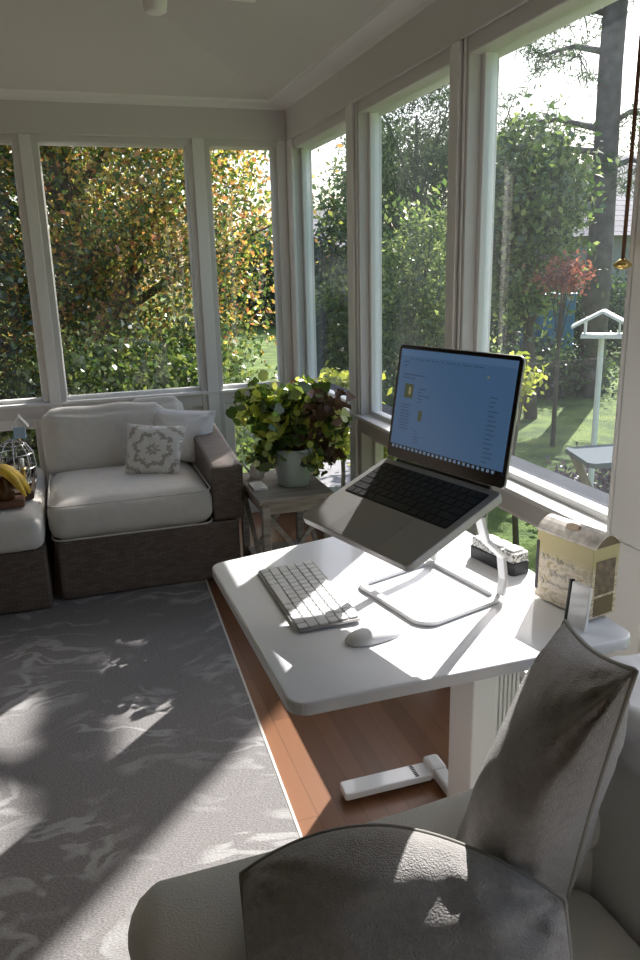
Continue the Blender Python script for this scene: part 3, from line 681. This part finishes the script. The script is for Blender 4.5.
# tray and ornaments on it
tr = empty('serving_tray', 'dark serving tray lying on the ottoman cushion', 'tray', (-.34, 3.42, .434))
finish('tray_base', prism(new(), roundpoly([(-.52, 3.2), (-.2, 3.2), (-.2, 3.62), (-.52, 3.62)], .02), .434, .446), tray_m, tr)
bm = new()
for q in ((-.52, -.2, 3.2, 3.21), (-.52, -.2, 3.61, 3.62), (-.52, -.51, 3.21, 3.61), (-.21, -.2, 3.21, 3.61)): box(bm, *q, .446, .468)
finish('tray_rim', bm, tray_m, tr)
bx = finish('wooden_box', B(-.42, -.232, 3.1, 3.185, .434, .462), redwood, bevel=.004); tag(bx, 'low reddish wooden block under the yellow bananas on the ottoman', 'box')
bs = finish('dark_jar', lathe(new(), [(.03, .462), (.034, .468), (.034, .53), (.026, .55), (.026, .556)], -.30, 3.145), M('amber_dark', (.09, .04, .01), .2), smooth=True); tag(bs, 'dark amber jar standing on the wooden block under the bananas', 'jar')
bn = empty('banana_bunch', 'yellow bananas draped over the dark jar at the left edge', 'bananas', (-.3, 3.14, .556))
for k in range(4):
    a0 = -.5+k*.34; pts_ = []
    for s in range(9):
        q = s/8; pts_.append((-.335+.13*q*cos(a0)+.0, 3.13+.13*q*sin(a0), .585-.10*q*q+.015*sin(pi*q)-.0*k))
    finish('banana', tube(new(), pts_, [.006, .013, .017, .019, .019, .018, .016, .011, .005], 8), banana, bn, smooth=True)
finish('stem', tube(new(), [(-.345, 3.13, .583), (-.365, 3.125, .61)], [.012, .007], 6), stem_m, bn)
# wire cloche with glass float and bird-house finial
wl = empty('wire_cage', 'silver wire cage ornament with a glass ball on the tray', 'ornament', (-.27, 3.44, .446))
finish('cage_base', lathe(new(), [(.075, .446), (.078, .45), (.078, .456), (.06, .46)], -.27, 3.44), silver, wl, smooth=True)
bm = new()
for k in range(8):
    a0 = k*pi/4; tube(bm, [(-.27+r*cos(a0), 3.44+r*sin(a0), z) for r, z in ((.07, .458), (.082, .52), (.075, .58), (.05, .62), (.02, .64), (.0, .645))], .0022, 5)
for r, z in ((.082, .52), (.075, .58), (.05, .62)): tube(bm, [(-.27+r*cos(k*pi/8), 3.44+r*sin(k*pi/8), z) for k in range(16)], .0018, 5, close=True)
finish('wire', bm, silver, wl, smooth=True)
bm = new(); bmesh.ops.create_uvsphere(bm, u_segments=20, v_segments=12, radius=.052)
for q in bm.verts: q.co += Vector((-.27, 3.44, .513))
finish('glass_ball', bm, M('glass_ball_m', (.75, .82, .8), .03, trans=1, ior=1.2), wl, smooth=True)
hb = empty('tiny_birdhouse', 'tiny white and blue birdhouse perched on the wire cage', 'ornament', (-.235, 3.44, .645))
finish('body', B(-.262, -.215, 3.42, 3.46, .646, .695), M('pale_blue', (.35, .5, .62), .6), hb)
bm = new(); prism(bm, [(-.27, .69), (-.235, .735), (-.2, .69), (-.2, .695), (-.235, .745), (-.275, .695)][:6], 3.41, 3.47, Matrix(((1, 0, 0, 0), (0, 0, 1, 0), (0, 1, 0, 0), (0, 0, 0, 1))))
finish('roof', bm, white_gloss, hb); finish('gable', prism(new(), [(-.262, .695), (-.215, .695), (-.235, .73)], 3.422, 3.458, Matrix(((1, 0, 0, 0), (0, 0, 1, 0), (0, 1, 0, 0), (0, 0, 0, 1)))), white_gloss, hb)
cs_ = empty('candlestick', 'small brass candlestick at the right of the tray on the ottoman', 'candlestick', (-.205, 3.30, .434))
finish('stick', lathe(new(), [(.022, .4465), (.022, .452), (.007, .46), (.010, .48), (.006, .50), (.011, .515), (.006, .53), (.013, .54), (.013, .545)], -.235, 3.30, 16), brass, cs_, smooth=True)
finish('candle', lathe(new(), [(.008, .545), (.008, .585), (.002, .588)], -.235, 3.30, 12), white_gloss, cs_, smooth=True)

# ================================================================== SIDE TABLE + plant
st = empty('side_table', 'whitewashed wooden side table with crossed legs in the window corner', 'table', (.82, 3.06, 0))
finish('tabletop', B(.662, .985, 2.86, 3.32, .398, .42), wash, st, bevel=.004)
bm = new(); box(bm, .68, .967, 2.878, 2.89, .35, .398); box(bm, .68, .967, 3.29, 3.302, .35, .398); box(bm, .68, .692, 2.89, 3.29, .35, .398); box(bm, .955, .967, 2.89, 3.29, .35, .398)
finish('apron', bm, wash, st)
finish('shelf', B(.69, .957, 2.9, 3.28, .06, .075), wash, st)
for x in (.692, .955):
    for y in (2.885, 3.295): finish('leg', B(x-.016, x+.016, y-.016, y+.016, 0, .398), wash, st, bevel=.003)
for y in (2.892, 3.288):
    for a_, c_ in (((.70, .01), (.945, .345)), ((.945, .01), (.70, .345))): 
        d = Vector((a_[0], y, a_[1])); e = Vector((c_[0], y+.008, c_[1])); finish('cross_brace', tube(new(), [d, e], .013, 4), wash, st)
for x in (.69, .957):
    d = Vector((x, 2.9, .01)); e = Vector((x, 3.28, .345)); finish('cross_brace', tube(new(), [d, e], .013, 4), wash, st)
PX, PY = .862, 3.045
pl = empty('potted_plant', 'bushy green potted plant with browning leaves on the corner side table', 'potted plant', (PX, PY, .42))
finish('pot', lathe(new(), [(.058, .42), (.066, .424), (.084, .56), (.09, .585), (.084, .587), (.079, .57), (.06, .56)], PX, PY, 32), pot_glaze, pl, smooth=True)
finish('soil', lathe(new(), [(.0785, .555), (.0785, .568), (.02, .575)], PX, PY), soil, pl)
rng = random.Random(11); bm = new(); lp = []; dp = []
for k in range(46):
    a0 = rng.uniform(0, 2*pi); rr_ = rng.uniform(.05, .24); zz = rng.uniform(.62, .85)-.35*max(0, rr_-.15)
    if k > 38: rr_ = rng.uniform(.12, .2); zz = rng.uniform(.50, .58)
    p0 = Vector((PX+.03*cos(a0), PY+.03*sin(a0), .565)); p2 = Vector((PX+rr_*cos(a0)+.01, PY+rr_*sin(a0), zz)); p1 = p0.lerp(p2, .5)+Vector((0, 0, .06))
    tube(bm, [p0, p1, p2], [.003, .0025, .0015], 5)
    dry = (cos(a0) > .4 and rr_ > .12 and rng.random() < .75) or rng.random() < .15
    for m_ in range(34):
        q = p1.lerp(p2, rng.uniform(.1, 1.08))+Vector((rng.gauss(0, .027), rng.gauss(0, .027), rng.gauss(0, .024)))
        q.x = min(q.x, 1.10)
        (dp if dry else lp).append(tuple(q))
for (sx_, sy_, sz_) in ((.98, 2.98, .86), (.93, 3.05, .87), (.90, 3.0, .84)):
    p0 = Vector((PX, PY, .565)); p2 = Vector((sx_, sy_, sz_)); tube(bm, [p0, p0.lerp(p2, .5), p2], [.003, .0025, .0015], 5)
    for m_ in range(22):
        q = p0.lerp(p2, rng.uniform(.65, 1.03)); lp.append((q.x+rng.gauss(0, .018), q.y+rng.gauss(0, .018), q.z+rng.gauss(0, .012)))
finish('stem', bm, stem_m, pl); leaves('foliage', np.array(lp), .044, L_house, pl, 3, aspect=.85, lobed=True); leaves('dried_foliage', np.array(dp), .044, L_dry, pl, 4, aspect=.8, fold=.8, lobed=True, label='brown dried leaves')
# clutter behind the pot: white watering can and a glass
jg = empty('watering_can', 'small white watering can behind the plant pot on the side table', 'watering can', (.73, 3.2, .42))
finish('body', lathe(new(), [(.032, .42), (.034, .424), (.030, .47), (.02, .485), (.024, .495)], .74, 3.22, 20), white_gloss, jg, smooth=True)
finish('handle', tube(new(), [(.74+.03+.022*sin(k*pi/6), 3.22-.01, .475-.035*(k/6)+.0) for k in range(7)], .004, 6), white_gloss, jg, smooth=True)
finish('spout', tube(new(), [(.715, 3.22, .44), (.69, 3.215, .47), (.68, 3.21, .495)], [.007, .005, .005], 8), white_gloss, jg, smooth=True)
bk = finish('picture_book', box(new(), .675, .735, 3.0, 3.11, .4205, .432), white_gloss, bevel=.002); tag(bk, 'small white booklet lying at the left of the plant pot', 'booklet')

# ================================================================== DESK
dk = empty('sit_stand_desk', 'white sit-stand desk with rounded corners on a single column', 'desk', (.72, 1.2, 0))
outline = roundpoly([(.236, .887), (.812, .887), (.806, 1.40), (.80, 1.575), (.226, 1.447)], .03)
finish('desktop', prism(new(), outline, .722, .743), desk_white, dk, bevel=.003)
finish('column', B(.70, .755, 1.2, 1.30, .05, .722), desk_metal, dk, bevel=.004)
bm = new(); box(bm, .755, .815, 1.215, 1.29, .05, .722)
for k in range(6): box(bm, .757+k*.0098, .7625+k*.0098, 1.208, 1.216, .05, .722)
finish('ribbed_cover', bm, white_paint, dk)
finish('support_plate', B(.50, .81, 1.1, 1.40, .71, .722), desk_metal, dk)
finish('crossbar', B(.792, .828, .93, 1.595, .013, .044), desk_metal, dk, bevel=.006)
for y0 in (.90, 1.545):
    bm = prism(new(), roundpoly([(.545, y0), (.79, y0), (.79, y0+.055), (.548, y0+.055)], .008), .012, .032)
    ft = finish('foot', bm, white_gloss, dk, bevel=.003)
    finish('knuckle', B(.785, .83, y0-.004, y0+.059, .012, .05), desk_metal, dk, bevel=.01)
    bm = new()
    for k in range(7): box(bm, .742, .752, y0+.004+k*.007, y0+.0075+k*.007, .0322, .0332)
    finish('sticker', bm, label_dark, ft, label='small dark printed sticker')
    finish('glide', lathe(new(), [(.014, .0), (.014, .012)], .57, y0+.028, 14), rubber, ft)
    finish('glide', lathe(new(), [(.014, .0), (.014, .012)], .78, y0+.028, 14), rubber, ft)

# ---- keyboard
kb = empty('wireless_keyboard', 'slim white wireless keyboard on the desk left of the laptop stand', 'keyboard', (.362, 1.228, .743))
Mk = Matrix.Translation((.3625, 1.2275, .7475)) @ Matrix.Rotation(R(90-.5), 4, 'Z') @ Matrix.Rotation(R(-0), 4, 'X')
# local: x along the long side (towards +Y), y towards the user (-X) after rotation
Mk = Matrix(((0, 1, 0, .3625), (-1, 0, 0, 1.2275), (0, 0, 1, .7475), (0, 0, 0, 1))) @ Matrix.Rotation(R(2.4), 4, 'X')
# local x -> world -Y (left hand end is the far end), local y -> world +X (away from the user)
bm = prism(new(), roundpoly([(-.1395, -.057), (.1395, -.057), (.1395, .057), (-.1395, .057)], .008), -.0018, .003, Mk); finish('case', bm, alu, kb, bevel=.001)
rows = [[1]*3+[0]*0, None]
kp = .0188; x0k, y0k = -.1355, -.0535
layout = [([1.0, 1.0, 1.0, 1.25, 5.0, 1.25, 1.0, 1.0, 1.0, 1.0], .0178), ([2.25]+[1]*10+[2.25], .0178), ([1.75]+[1]*11+[1.75], .0178), ([1.5]+[1]*12+[1.0], .0178), ([1]*13+[1.5], .0178), ([1.03]*14, .0178)]
proto = None
yk = y0k
for ws, hh in layout:
    tot = sum(ws); sc = .271/tot; xk = x0k
    for w_ in ws:
        bm = new(); prism(bm, roundpoly([(xk+.0012, yk+.0012), (xk+w_*sc-.0012, yk+.0012), (xk+w_*sc-.0012, yk+hh-.0012), (xk+.0012, yk+hh-.0012)], .0022, 2), .0031, .0055, Mk)
        finish('key', bm, white_key, kb); xk += w_*sc
    yk += hh
finish('battery_bar', tube(new(), [Mk @ Vector((-.135, .052, -.001)), Mk @ Vector((.135, .052, -.001))], .0035, 10), alu, kb)

# ---- mouse
ms = empty('computer_mouse', 'glossy white wireless mouse beside the keyboard on the desk', 'mouse', (.42, 1.035, .743))
bm = new(); bmesh.ops.create_uvsphere(bm, u_segments=28, v_segments=18, radius=1)
Mm = Matrix.Translation((.418, 1.035, .7435)) @ Matrix.Rotation(R(10), 4, 'Z')
for q in bm.verts:
    x, y, z = q.co; s = (abs(x)**2.6+abs(y)**2.6)**(1/2.6); f = math.hypot(x, y)/s if s > 1e-6 else 1
    z = max(z, 0.0); q.co = Mm @ Vector((x*f*.050, y*f*.0245, z*.016*(1-.25*x)))
finish('shell', bm, white_gloss, ms, smooth=True)

# ---- laptop stand
sdn = empty('laptop_stand', 'folding silver metal laptop stand with a looped base', 'laptop stand', (.58, 1.16, .743))
loop = roundpoly([(.469, 1.232), (.508, 1.034), (.682, 1.085), (.645, 1.29)], .025)
bm = new()
a_ = [(Vector((x, y, 0))) for x, y in loop]; n = len(a_); ctr = sum(a_, Vector())/n
for i in range(n):
    p = a_[i]; d = (a_[(i+1) % n]-a_[i-1]).normalized(); nn = Vector((d.y, -d.x, 0)); 
    if nn.dot(p-ctr) < 0: nn = -nn
    for (k, z) in ((-.0075, .7435), (.0075, .7435), (.0075, .7515), (-.0075, .7515)): bm.verts.new(p+nn*k+Vector((0, 0, z)))
bm.verts.ensure_lookup_table()
for i in range(n):
    for k in range(4): bm.faces.new([bm.verts[q] for q in (4*i+k, 4*i+(k+1) % 4, 4*((i+1) % n)+(k+1) % 4, 4*((i+1) % n)+k)])
finish('base_loop', bm, stand_metal, sdn, bevel=.002)
xh = Vector((.253, -.967, .004)).normalized(); yh = Vector((.896, .236, .376)); yh = (yh-xh*yh.dot(xh)).normalized(); nh = xh.cross(yh)
hm = Vector((.593, 1.157, .969))
ML = Matrix(((xh.x, yh.x, nh.x, hm.x), (xh.y, yh.y, nh.y, hm.y), (xh.z, yh.z, nh.z, hm.z), (0, 0, 0, 1)))   # laptop frame: y away from user, origin at the hinge
def flatbar(bm, pts, wv, wd, th):
    wv = Vector(wv).normalized()
    rings = []
    for i, p in enumerate(pts):
        p = Vector(p); d = (Vector(pts[min(i+1, len(pts)-1)])-Vector(pts[max(i-1, 0)])).normalized(); b_ = d.cross(wv).normalized()
        rings.append([bm.verts.new(p+wv*a*wd/2+b_*c*th/2) for a, c in ((-1, -1), (1, -1), (1, 1), (-1, 1))])
    for A, Bq in zip(rings, rings[1:]):
        for k in range(4): bm.faces.new((A[k], A[(k+1) % 4], Bq[(k+1) % 4], Bq[k]))
    bm.faces.new(rings[0][::-1]); bm.faces.new(rings[-1]); return bm
bd = (Vector((.682, 1.085, 0))-Vector((.508, 1.034, 0))).normalized()
for (bx_, by_, lx) in ((.682, 1.087, .085), (.646, 1.285, -.095)):
    topp = ML @ Vector((lx*1.4, -.035, -.020)); bot = Vector((bx_, by_, .7515))
    finish('riser', flatbar(new(), [bot, bot+Vector((.006, .003, .03)), bot+Vector((.004, .01, .07)), topp.lerp(bot, .35), topp], xh, .018, .008), stand_metal, sdn, bevel=.002)
    finish('support_arm', box(new(), lx-.011, lx+.011, -.185, -.01, -.0235, -.0170, ML), stand_metal, sdn, bevel=.002)
    finish('joint', tube(new(), [ML @ Vector((lx*1.4-.014, -.035, -.024)), ML @ Vector((lx*1.4+.014, -.035, -.024))], .008, 12), rubber, sdn)
    finish('rest_pad', box(new(), lx-.009, lx+.009, -.15, -.12, -.0170, -.0155, ML), rubber, sdn)
finish('crosspiece', box(new(), -.125, .119, -.08, -.055, -.0235, -.0175, ML), stand_metal, sdn)

# ---- laptop
lt = empty('laptop', 'open silver laptop with lit bluish screen raised on the metal stand', 'laptop', tuple(hm))
finish('base', prism(new(), roundpoly([(-.152, -.212), (.152, -.212), (.152, -.002), (-.152, -.002)], .011), -.0150, 0, ML), alu, lt, bevel=.002)
kw = finish('keyboard', prism(new(), roundpoly([(-.137, -.117), (.137, -.117), (.137, -.016), (-.137, -.016)], .004), .0001, .0006, ML), black_key, lt)
yk = -.1155
for ws in ([1, 1, 1, 1.25, 5.2, 1.25, 1, 1, 1, 1], [2.25]+[1]*10+[2.25], [1.75]+[1]*11+[1.75], [1.5]+[1]*12+[1.0], [1]*13+[1.5], [1.03]*14):
    tot = sum(ws); sc = .271/tot; xk = -.1355
    for w_ in ws:
        finish('key', prism(new(), roundpoly([(xk+.0011, yk+.0011), (xk+w_*sc-.0011, yk+.0011), (xk+w_*sc-.0011, yk+.0163-.0011), (xk+.0011, yk+.0163-.0011)], .0015, 2), .0006, .0017, ML), M_key if False else MATS['black_key'], kw); xk += w_*sc
    yk += .0163
finish('trackpad', prism(new(), roundpoly([(-.067, -.206), (.067, -.206), (.067, -.123), (-.067, -.123)], .004), .0001, .0004, ML), M('trackpad_grey', (.36, .355, .35), .38, metal=.7), lt)
finish('hinge', tube(new(), [ML @ Vector((-.12, .001, -.003)), ML @ Vector((.12, .001, -.003))], .0045, 10), black_key, lt, smooth=True)
th = R(90)-1.026
MS = ML @ Matrix.Rotation(R(90)-0, 4, 'X')
al = 1.026
lid_up = yh*cos(al)+nh*sin(al); lid_n = xh.cross(lid_up)      # lid_n points out of the screen's front? front faces the user (-y)
MSc = Matrix(((xh.x, lid_up.x, lid_n.x, hm.x), (xh.y, lid_up.y, lid_n.y, hm.y), (xh.z, lid_up.z, lid_n.z, hm.z), (0, 0, 0, 1)))
ld = finish('lid', prism(new(), roundpoly([(-.152, .003), (.152, .003), (.152, .214), (-.152, .214)], .010), -.0050, .0, MSc), alu, lt, bevel=.0015)
finish('bezel', prism(new(), roundpoly([(-.1505, .0045), (.1505, .0045), (.1505, .2125), (-.1505, .2125)], .009), .0, .0008, MSc), black_glass, ld)
scr = M('screen_glow', (.01, .01, .012), .15, emit=((.021, .045, .085), 1.0)); scr2 = M('screen_text', (.01, .01, .012), .15, emit=((.006, .015, .03), 1.0))
scr3 = M('screen_pic', (.01, .01, .012), .15, emit=((.02, .025, .012), 1.0)); scr4 = M('screen_bar', (.01, .01, .012), .15, emit=((.028, .055, .1), 1.0)); scr5 = M('screen_icon', (.01, .01, .012), .15, emit=((.05, .08, .12), 1.0))
scr6 = M('screen_yellow', (.01, .01, .012), .15, emit=((.1, .09, .04), 1.0))
ds = finish('display', box(new(), -.1435, .1435, .022, .206, .0008, .0011, MSc), scr, ld, label='lit web page on the screen')
def sc_rect(bm, x, y, w_, h_, z=.0011): box(bm, -.1435+x, -.1435+x+w_, .206-y-h_, .206-y, z, z+.0001, MSc)
rg_ = random.Random(3)
def block(name, rects, mat):
    for q in rects:
        bm = new(); sc_rect(bm, *q); finish(name, bm, mat, ds)
block('text_line', [(x, y, w_, .0013) for x, y, w_ in ((.012, .022, .014), (.012, .029, .010), (.012, .045, .06), (.012, .051, .035), (.062, .068, .018), (.060, .074, .008), (.060, .080, .032), (.060, .086, .014), (.06, .092, .01))], scr2)
block('text_line', [(.03+k*.0135, .0165, rg_.uniform(.006, .011), .0012) for k in range(14)], scr2)
block('text_line', [(.018, .100+k*.0055, rg_.uniform(.018, .030), .0011) for k in range(9)], scr2)
block('text_line', [(.238, .062+k*.0075, rg_.uniform(.010, .022), .0013) for k in range(15)], scr2)
block('text_line', [(.062, .145+k*.005, rg_.uniform(.008, .020), .001) for k in range(5)], scr2)
block('page_picture', [(.022, .062, .024, .026), (.068, .107, .010, .019)], scr3)
block('page_highlight', [(.034, .068, .006, .013, .0012), (.2255, .030, .004, .003)], scr6)
bm = new(); sc_rect(bm, 0, 0, .287, .012); finish('page_header', bm, scr4, ds)
bm = new(); sc_rect(bm, .0, .176, .287, .008); finish('dock', bm, black_glass, ds)
bm = new()
for k in range(24): sc_rect(bm, .006+k*.0112, .1775, .006, .005, .0012)
finish('dock_icon', bm, scr5, ds)

# ---- gold gift box
q0 = Vector((.742, 1.073, .7435)); q1 = Vector((.768, .952, .7435)); ex = (q1-q0).normalized(); ey = Vector((-ex.y, ex.x, 0)); 
MB_ = Matrix(((ex.x, ey.x, 0, q0.x), (ex.y, ey.y, 0, q0.y), (0, 0, 1, q0.z), (0, 0, 0, 1)))
gb = empty('gift_box', 'gold printed cardboard carry box with arched lid at the desk end', 'box', tuple(q0))
WB, DB, HB = .122, .062, .128
finish('body', box(new(), 0, WB, 0, DB, .004, HB, MB_), gold, gb, bevel=.001)
bm = new()
arc = [(DB*k/8, HB+.003+.019*sin(pi*k/8)) for k in range(9)]
arc2 = [(y, z-.003) for y, z in arc]
A = [[bm.verts.new(MB_ @ Vector((x, y, z))) for y, z in arc+arc2[::-1]] for x in (-.003, WB+.003)]
n = len(A[0])
for k in range(n): bm.faces.new((A[0][k], A[1][k], A[1][(k+1) % n], A[0][(k+1) % n]))
bm.faces.new(A[0]); bm.faces.new(A[1][::-1]); finish('lid', bm, M('worn_card', (.62, .58, .52), .5, var=(60, .35)), gb, label='arched pale card lid')
bm = new()
for x in (-.001, WB-.0005):
    vv = [bm.verts.new(MB_ @ Vector((x, y, z-.0035))) for y, z in arc]; bm.faces.new(vv)
finish('gable_panel', bm, card_brown, gb)
bm = new(); prism(bm, [(.015*cos(k*pi/8), .0075*sin(k*pi/8)) for k in range(16)], .0004, .001, MB_ @ Matrix.Translation((WB*.5, DB*.3, HB+.0184)) @ Matrix.Rotation(R(29.5), 4, 'X')); finish('handle_hole', bm, card_brown, gb)
bm = new(); box(bm, WB, WB+.0008, .008, DB-.008, .045, .105, MB_); finish('side_picture', bm, M('brown_print', (.17, .12, .08), .5, var=(90, .5)), gb)
bm = new(); box(bm, WB, WB+.0008, .008, DB-.008, .008, .04, MB_); finish('side_panel', bm, card_brown, gb)
# printed swirl lettering on the front
bm = new()
for (zc, x0_, x1_, am) in ((.085, .012, .085, .006), (.060, .03, .105, .007), (.04, .012, .10, .004)):
    pts_ = [MB_ @ Vector((x0_+(x1_-x0_)*s/40, -.0007, zc+am*sin(s*1.1)*(.6+.4*sin(s*.37)))) for s in range(41)]
    tube(bm, pts_, .0009, 4)
finish('printed_swirl', bm, paper, gb)
finish('dark_strip', box(new(), .0, .006, -.0008, 0, .02, .11, MB_), blackp, gb)
# white device with black edge leaning against the box
wd_ = empty('leaning_phone', 'white phone with black edge standing against the front of the gold box', 'phone', (.757, .962, .7435))
Mp = Matrix.Translation((.748, .968, .7436)) @ Matrix.Rotation(math.atan2(ex.y, ex.x), 4, 'Z') @ Matrix.Rotation(R(-6), 4, 'X')
finish('phone_back', box(new(), .002, .040, -.020, -.013, .0, .074, Mp), white_gloss, wd_, bevel=.002); finish('phone_edge', box(new(), -.003, .0018, -.021, -.012, .0, .076, Mp), blackp, wd_, bevel=.001)

# ---- black block with speckled top
hb_ = empty('speckled_case', 'black case with speckled grey top behind the laptop stand', 'case', (.76, 1.22, .743))
Mh = Matrix.Translation((.765, 1.232, .743)) @ Matrix.Rotation(R(-80), 4, 'Z')
finish('case_body', prism(new(), roundpoly([(-.065, -.022), (.065, -.022), (.065, .022), (-.065, .022)], .008), .0005, .026, Mh), blackp, hb_, bevel=.002)
finish('speckled_top', prism(new(), roundpoly([(-.062, -.021), (.064, -.021), (.064, .021), (-.062, .021)], .008), .026, .045, Mh), speck, hb_, bevel=.003)
for k in range(3):
    tp = prism(new(), roundpoly([(-.04+k*.034, -.014), (-.012+k*.034, -.014), (-.012+k*.034, .014), (-.04+k*.034, .014)], .004), .045, .049, Mh); finish('white_cap', tp, white_gloss, hb_)

# ================================================================== ARMCHAIR and pillows in the foreground
ac = empty('armchair', 'cream upholstered armchair in the foreground beside the desk', 'armchair', (.45, .56, 0))
finish('seat_base', softbox(.03, .80, .26, .88, .07, .36, .04, .0), chair_fab, ac, smooth=True)
finish('seat_cushion', softbox(.02, .66, .37, .79, .34, .43, .045, .015), chair_fab, ac, smooth=True)
def arm(y, zf, zb, name='armrest', r_=.068):
    bm = new(); pts_ = []; rs = []
    for k in range(15):
        q = k/14; x = -.01+.72*q; z = zf+(zb-zf)*q**2.2
        pts_.append((x+.05, y, z-r_)); rs.append(r_)
    tube(bm, [(.05-.06*sin(R(q)), y, zf-r_) for q in (88, 75, 58, 40, 20)]+pts_, [r_*math.sqrt(max(.001, 1-sin(R(q))**2)) for q in (88, 75, 58, 40, 20)]+rs, 28)
    finish(name, bm, chair_fab, ac, smooth=True)
    finish(name.replace('rest', '_panel'), softbox(.005, .72, y-.058, y+.058, .08, zf-r_+.01, .03, 0), chair_fab, ac, smooth=True)
arm(.845, .53, .58); arm(.33, .56, .70)
finish('backrest', softbox(.68, .86, .27, .865, .12, .70, .075, .02), chair_fab, ac, smooth=True)
for x in (.08, .78):
    for y in (.27, .81): finish('leg', lathe(new(), [(.018, 0), (.024, .08)], x, y, 12), M('leg_wood_%d%d' % (int(x*100), int(y*100)), (.08, .04, .02), .4), ac, smooth=True)

pillow((.455, .83, .47), (.54, .68, .47), (.476, .52, .946), (.62, .82, .835), .29, .014, 5, n=56, mat=linen, pmat=linen_pipe, name='throw_pillow', label='large grey linen pillow standing upright against the armchair back', cat='pillow', pinch=.06, wrs=7)
pillow((.12, .645, .43), (.43, .475, .43), (.455, .570, .640), (.132, .765, .605), .20, .015, 6, n=56, mat=linen, pmat=linen_pipe, name='throw_pillow', label='grey linen pillow lying across the seat in the foreground', cat='pillow', pinch=.0, wrs=7, bow=.065)

# white throw with tassels over the chair back
bm = new(); nu, nv = 26, 22; grid = {}
for i in range(nu):
    for j in range(nv):
        u, v_ = i/(nu-1), j/(nv-1); y = .62+.25*u; s = v_*.42
        if s < .14: x, z = .80+.0+.08-(.14-s)*.0-.0, .60+s*.9
        x = .875-.20*min(1, max(0, (s-.12)/.2)); z = .62+min(s, .12)*.78+.012
        if s > .32: z -= (s-.32)*.9; x = .67
        p = Vector((x, y, z)); p += Vector((.006, .004, .006))*noise.noise(p*22)*1.0; grid[i, j] = bm.verts.new(p)
for i in range(nu-1):
    for j in range(nv-1): bm.faces.new((grid[i, j], grid[i+1, j], grid[i+1, j+1], grid[i, j+1]))
th_ = finish('throw_blanket', bm, M('white_throw', (.8, .8, .8), .7), smooth=True); tag(th_, 'thin white throw draped over the armchair back at the right edge', 'blanket')
md = th_.modifiers.new('solid', 'SOLIDIFY'); md.thickness = .004

# ================================================================== CEILING FAN and hanging rod
cf = empty('ceiling_fan', 'grey ceiling fan with glass lamp cups at the top of the picture', 'ceiling fan', (.30, 2.0, 2.6))
finish('downrod', tube(new(), [(.3, 2.0, 2.40), (.3, 2.0, 2.2)], .015, 10), fan_m, cf)
finish('motor', lathe(new(), [(.03, 2.24), (.09, 2.20), (.10, 2.13), (.07, 2.07), (.04, 2.06)][::-1], .3, 2.0), fan_m, cf, smooth=True)
for k in range(4):
    a0 = R(59+90*k); Mx = Matrix.Translation((.3, 2.0, 2.085)) @ Matrix.Rotation(a0, 4, 'Z') @ Matrix.Rotation(R(10), 4, 'X')
    bd_ = finish('blade', prism(new(), roundpoly([(.16, -.04), (.56, -.055), (.56, .055), (.16, .04)], .02), -.004, .004, Mx), white_paint, cf)
    finish('blade_bracket', box(new(), .08, .19, -.012, .012, -.008, -.004, Mx), fan_m, bd_)
for k in range(3):
    a0 = R(90+120*k); cx_, cy_ = .3+.2*cos(a0), 2.0+.2*sin(a0)
    sh = finish('lamp_cup', lathe(new(), [(.02, 1.952), (.028, 1.957), (.035, 2.0), (.02, 2.06)], cx_, cy_, 20), lamp_glass, cf, smooth=True)
    finish('lamp_arm', tube(new(), [(.3, 2.0, 2.10), ((cx_+.3)/2, (cy_+2.0)/2, 2.10), (cx_, cy_, 2.06)], .006, 8), fan_m, cf)
hr = empty('hanging_rod', 'thin brown rod with a small brass disc hanging before the right window edge', 'rod', (1.10, 1.349, 1.30))
finish('rod', tube(new(), [(1.10, 1.346, 2.09), (1.10, 1.349, 1.315)], .004, 8), M('rod_brown', (.13, .06, .03), .5), hr)
finish('disc', lathe(new(), [(.004, 1.300), (.018, 1.307), (.019, 1.311), (.006, 1.322)], 1.10, 1.349, 20), brass, hr, smooth=True)
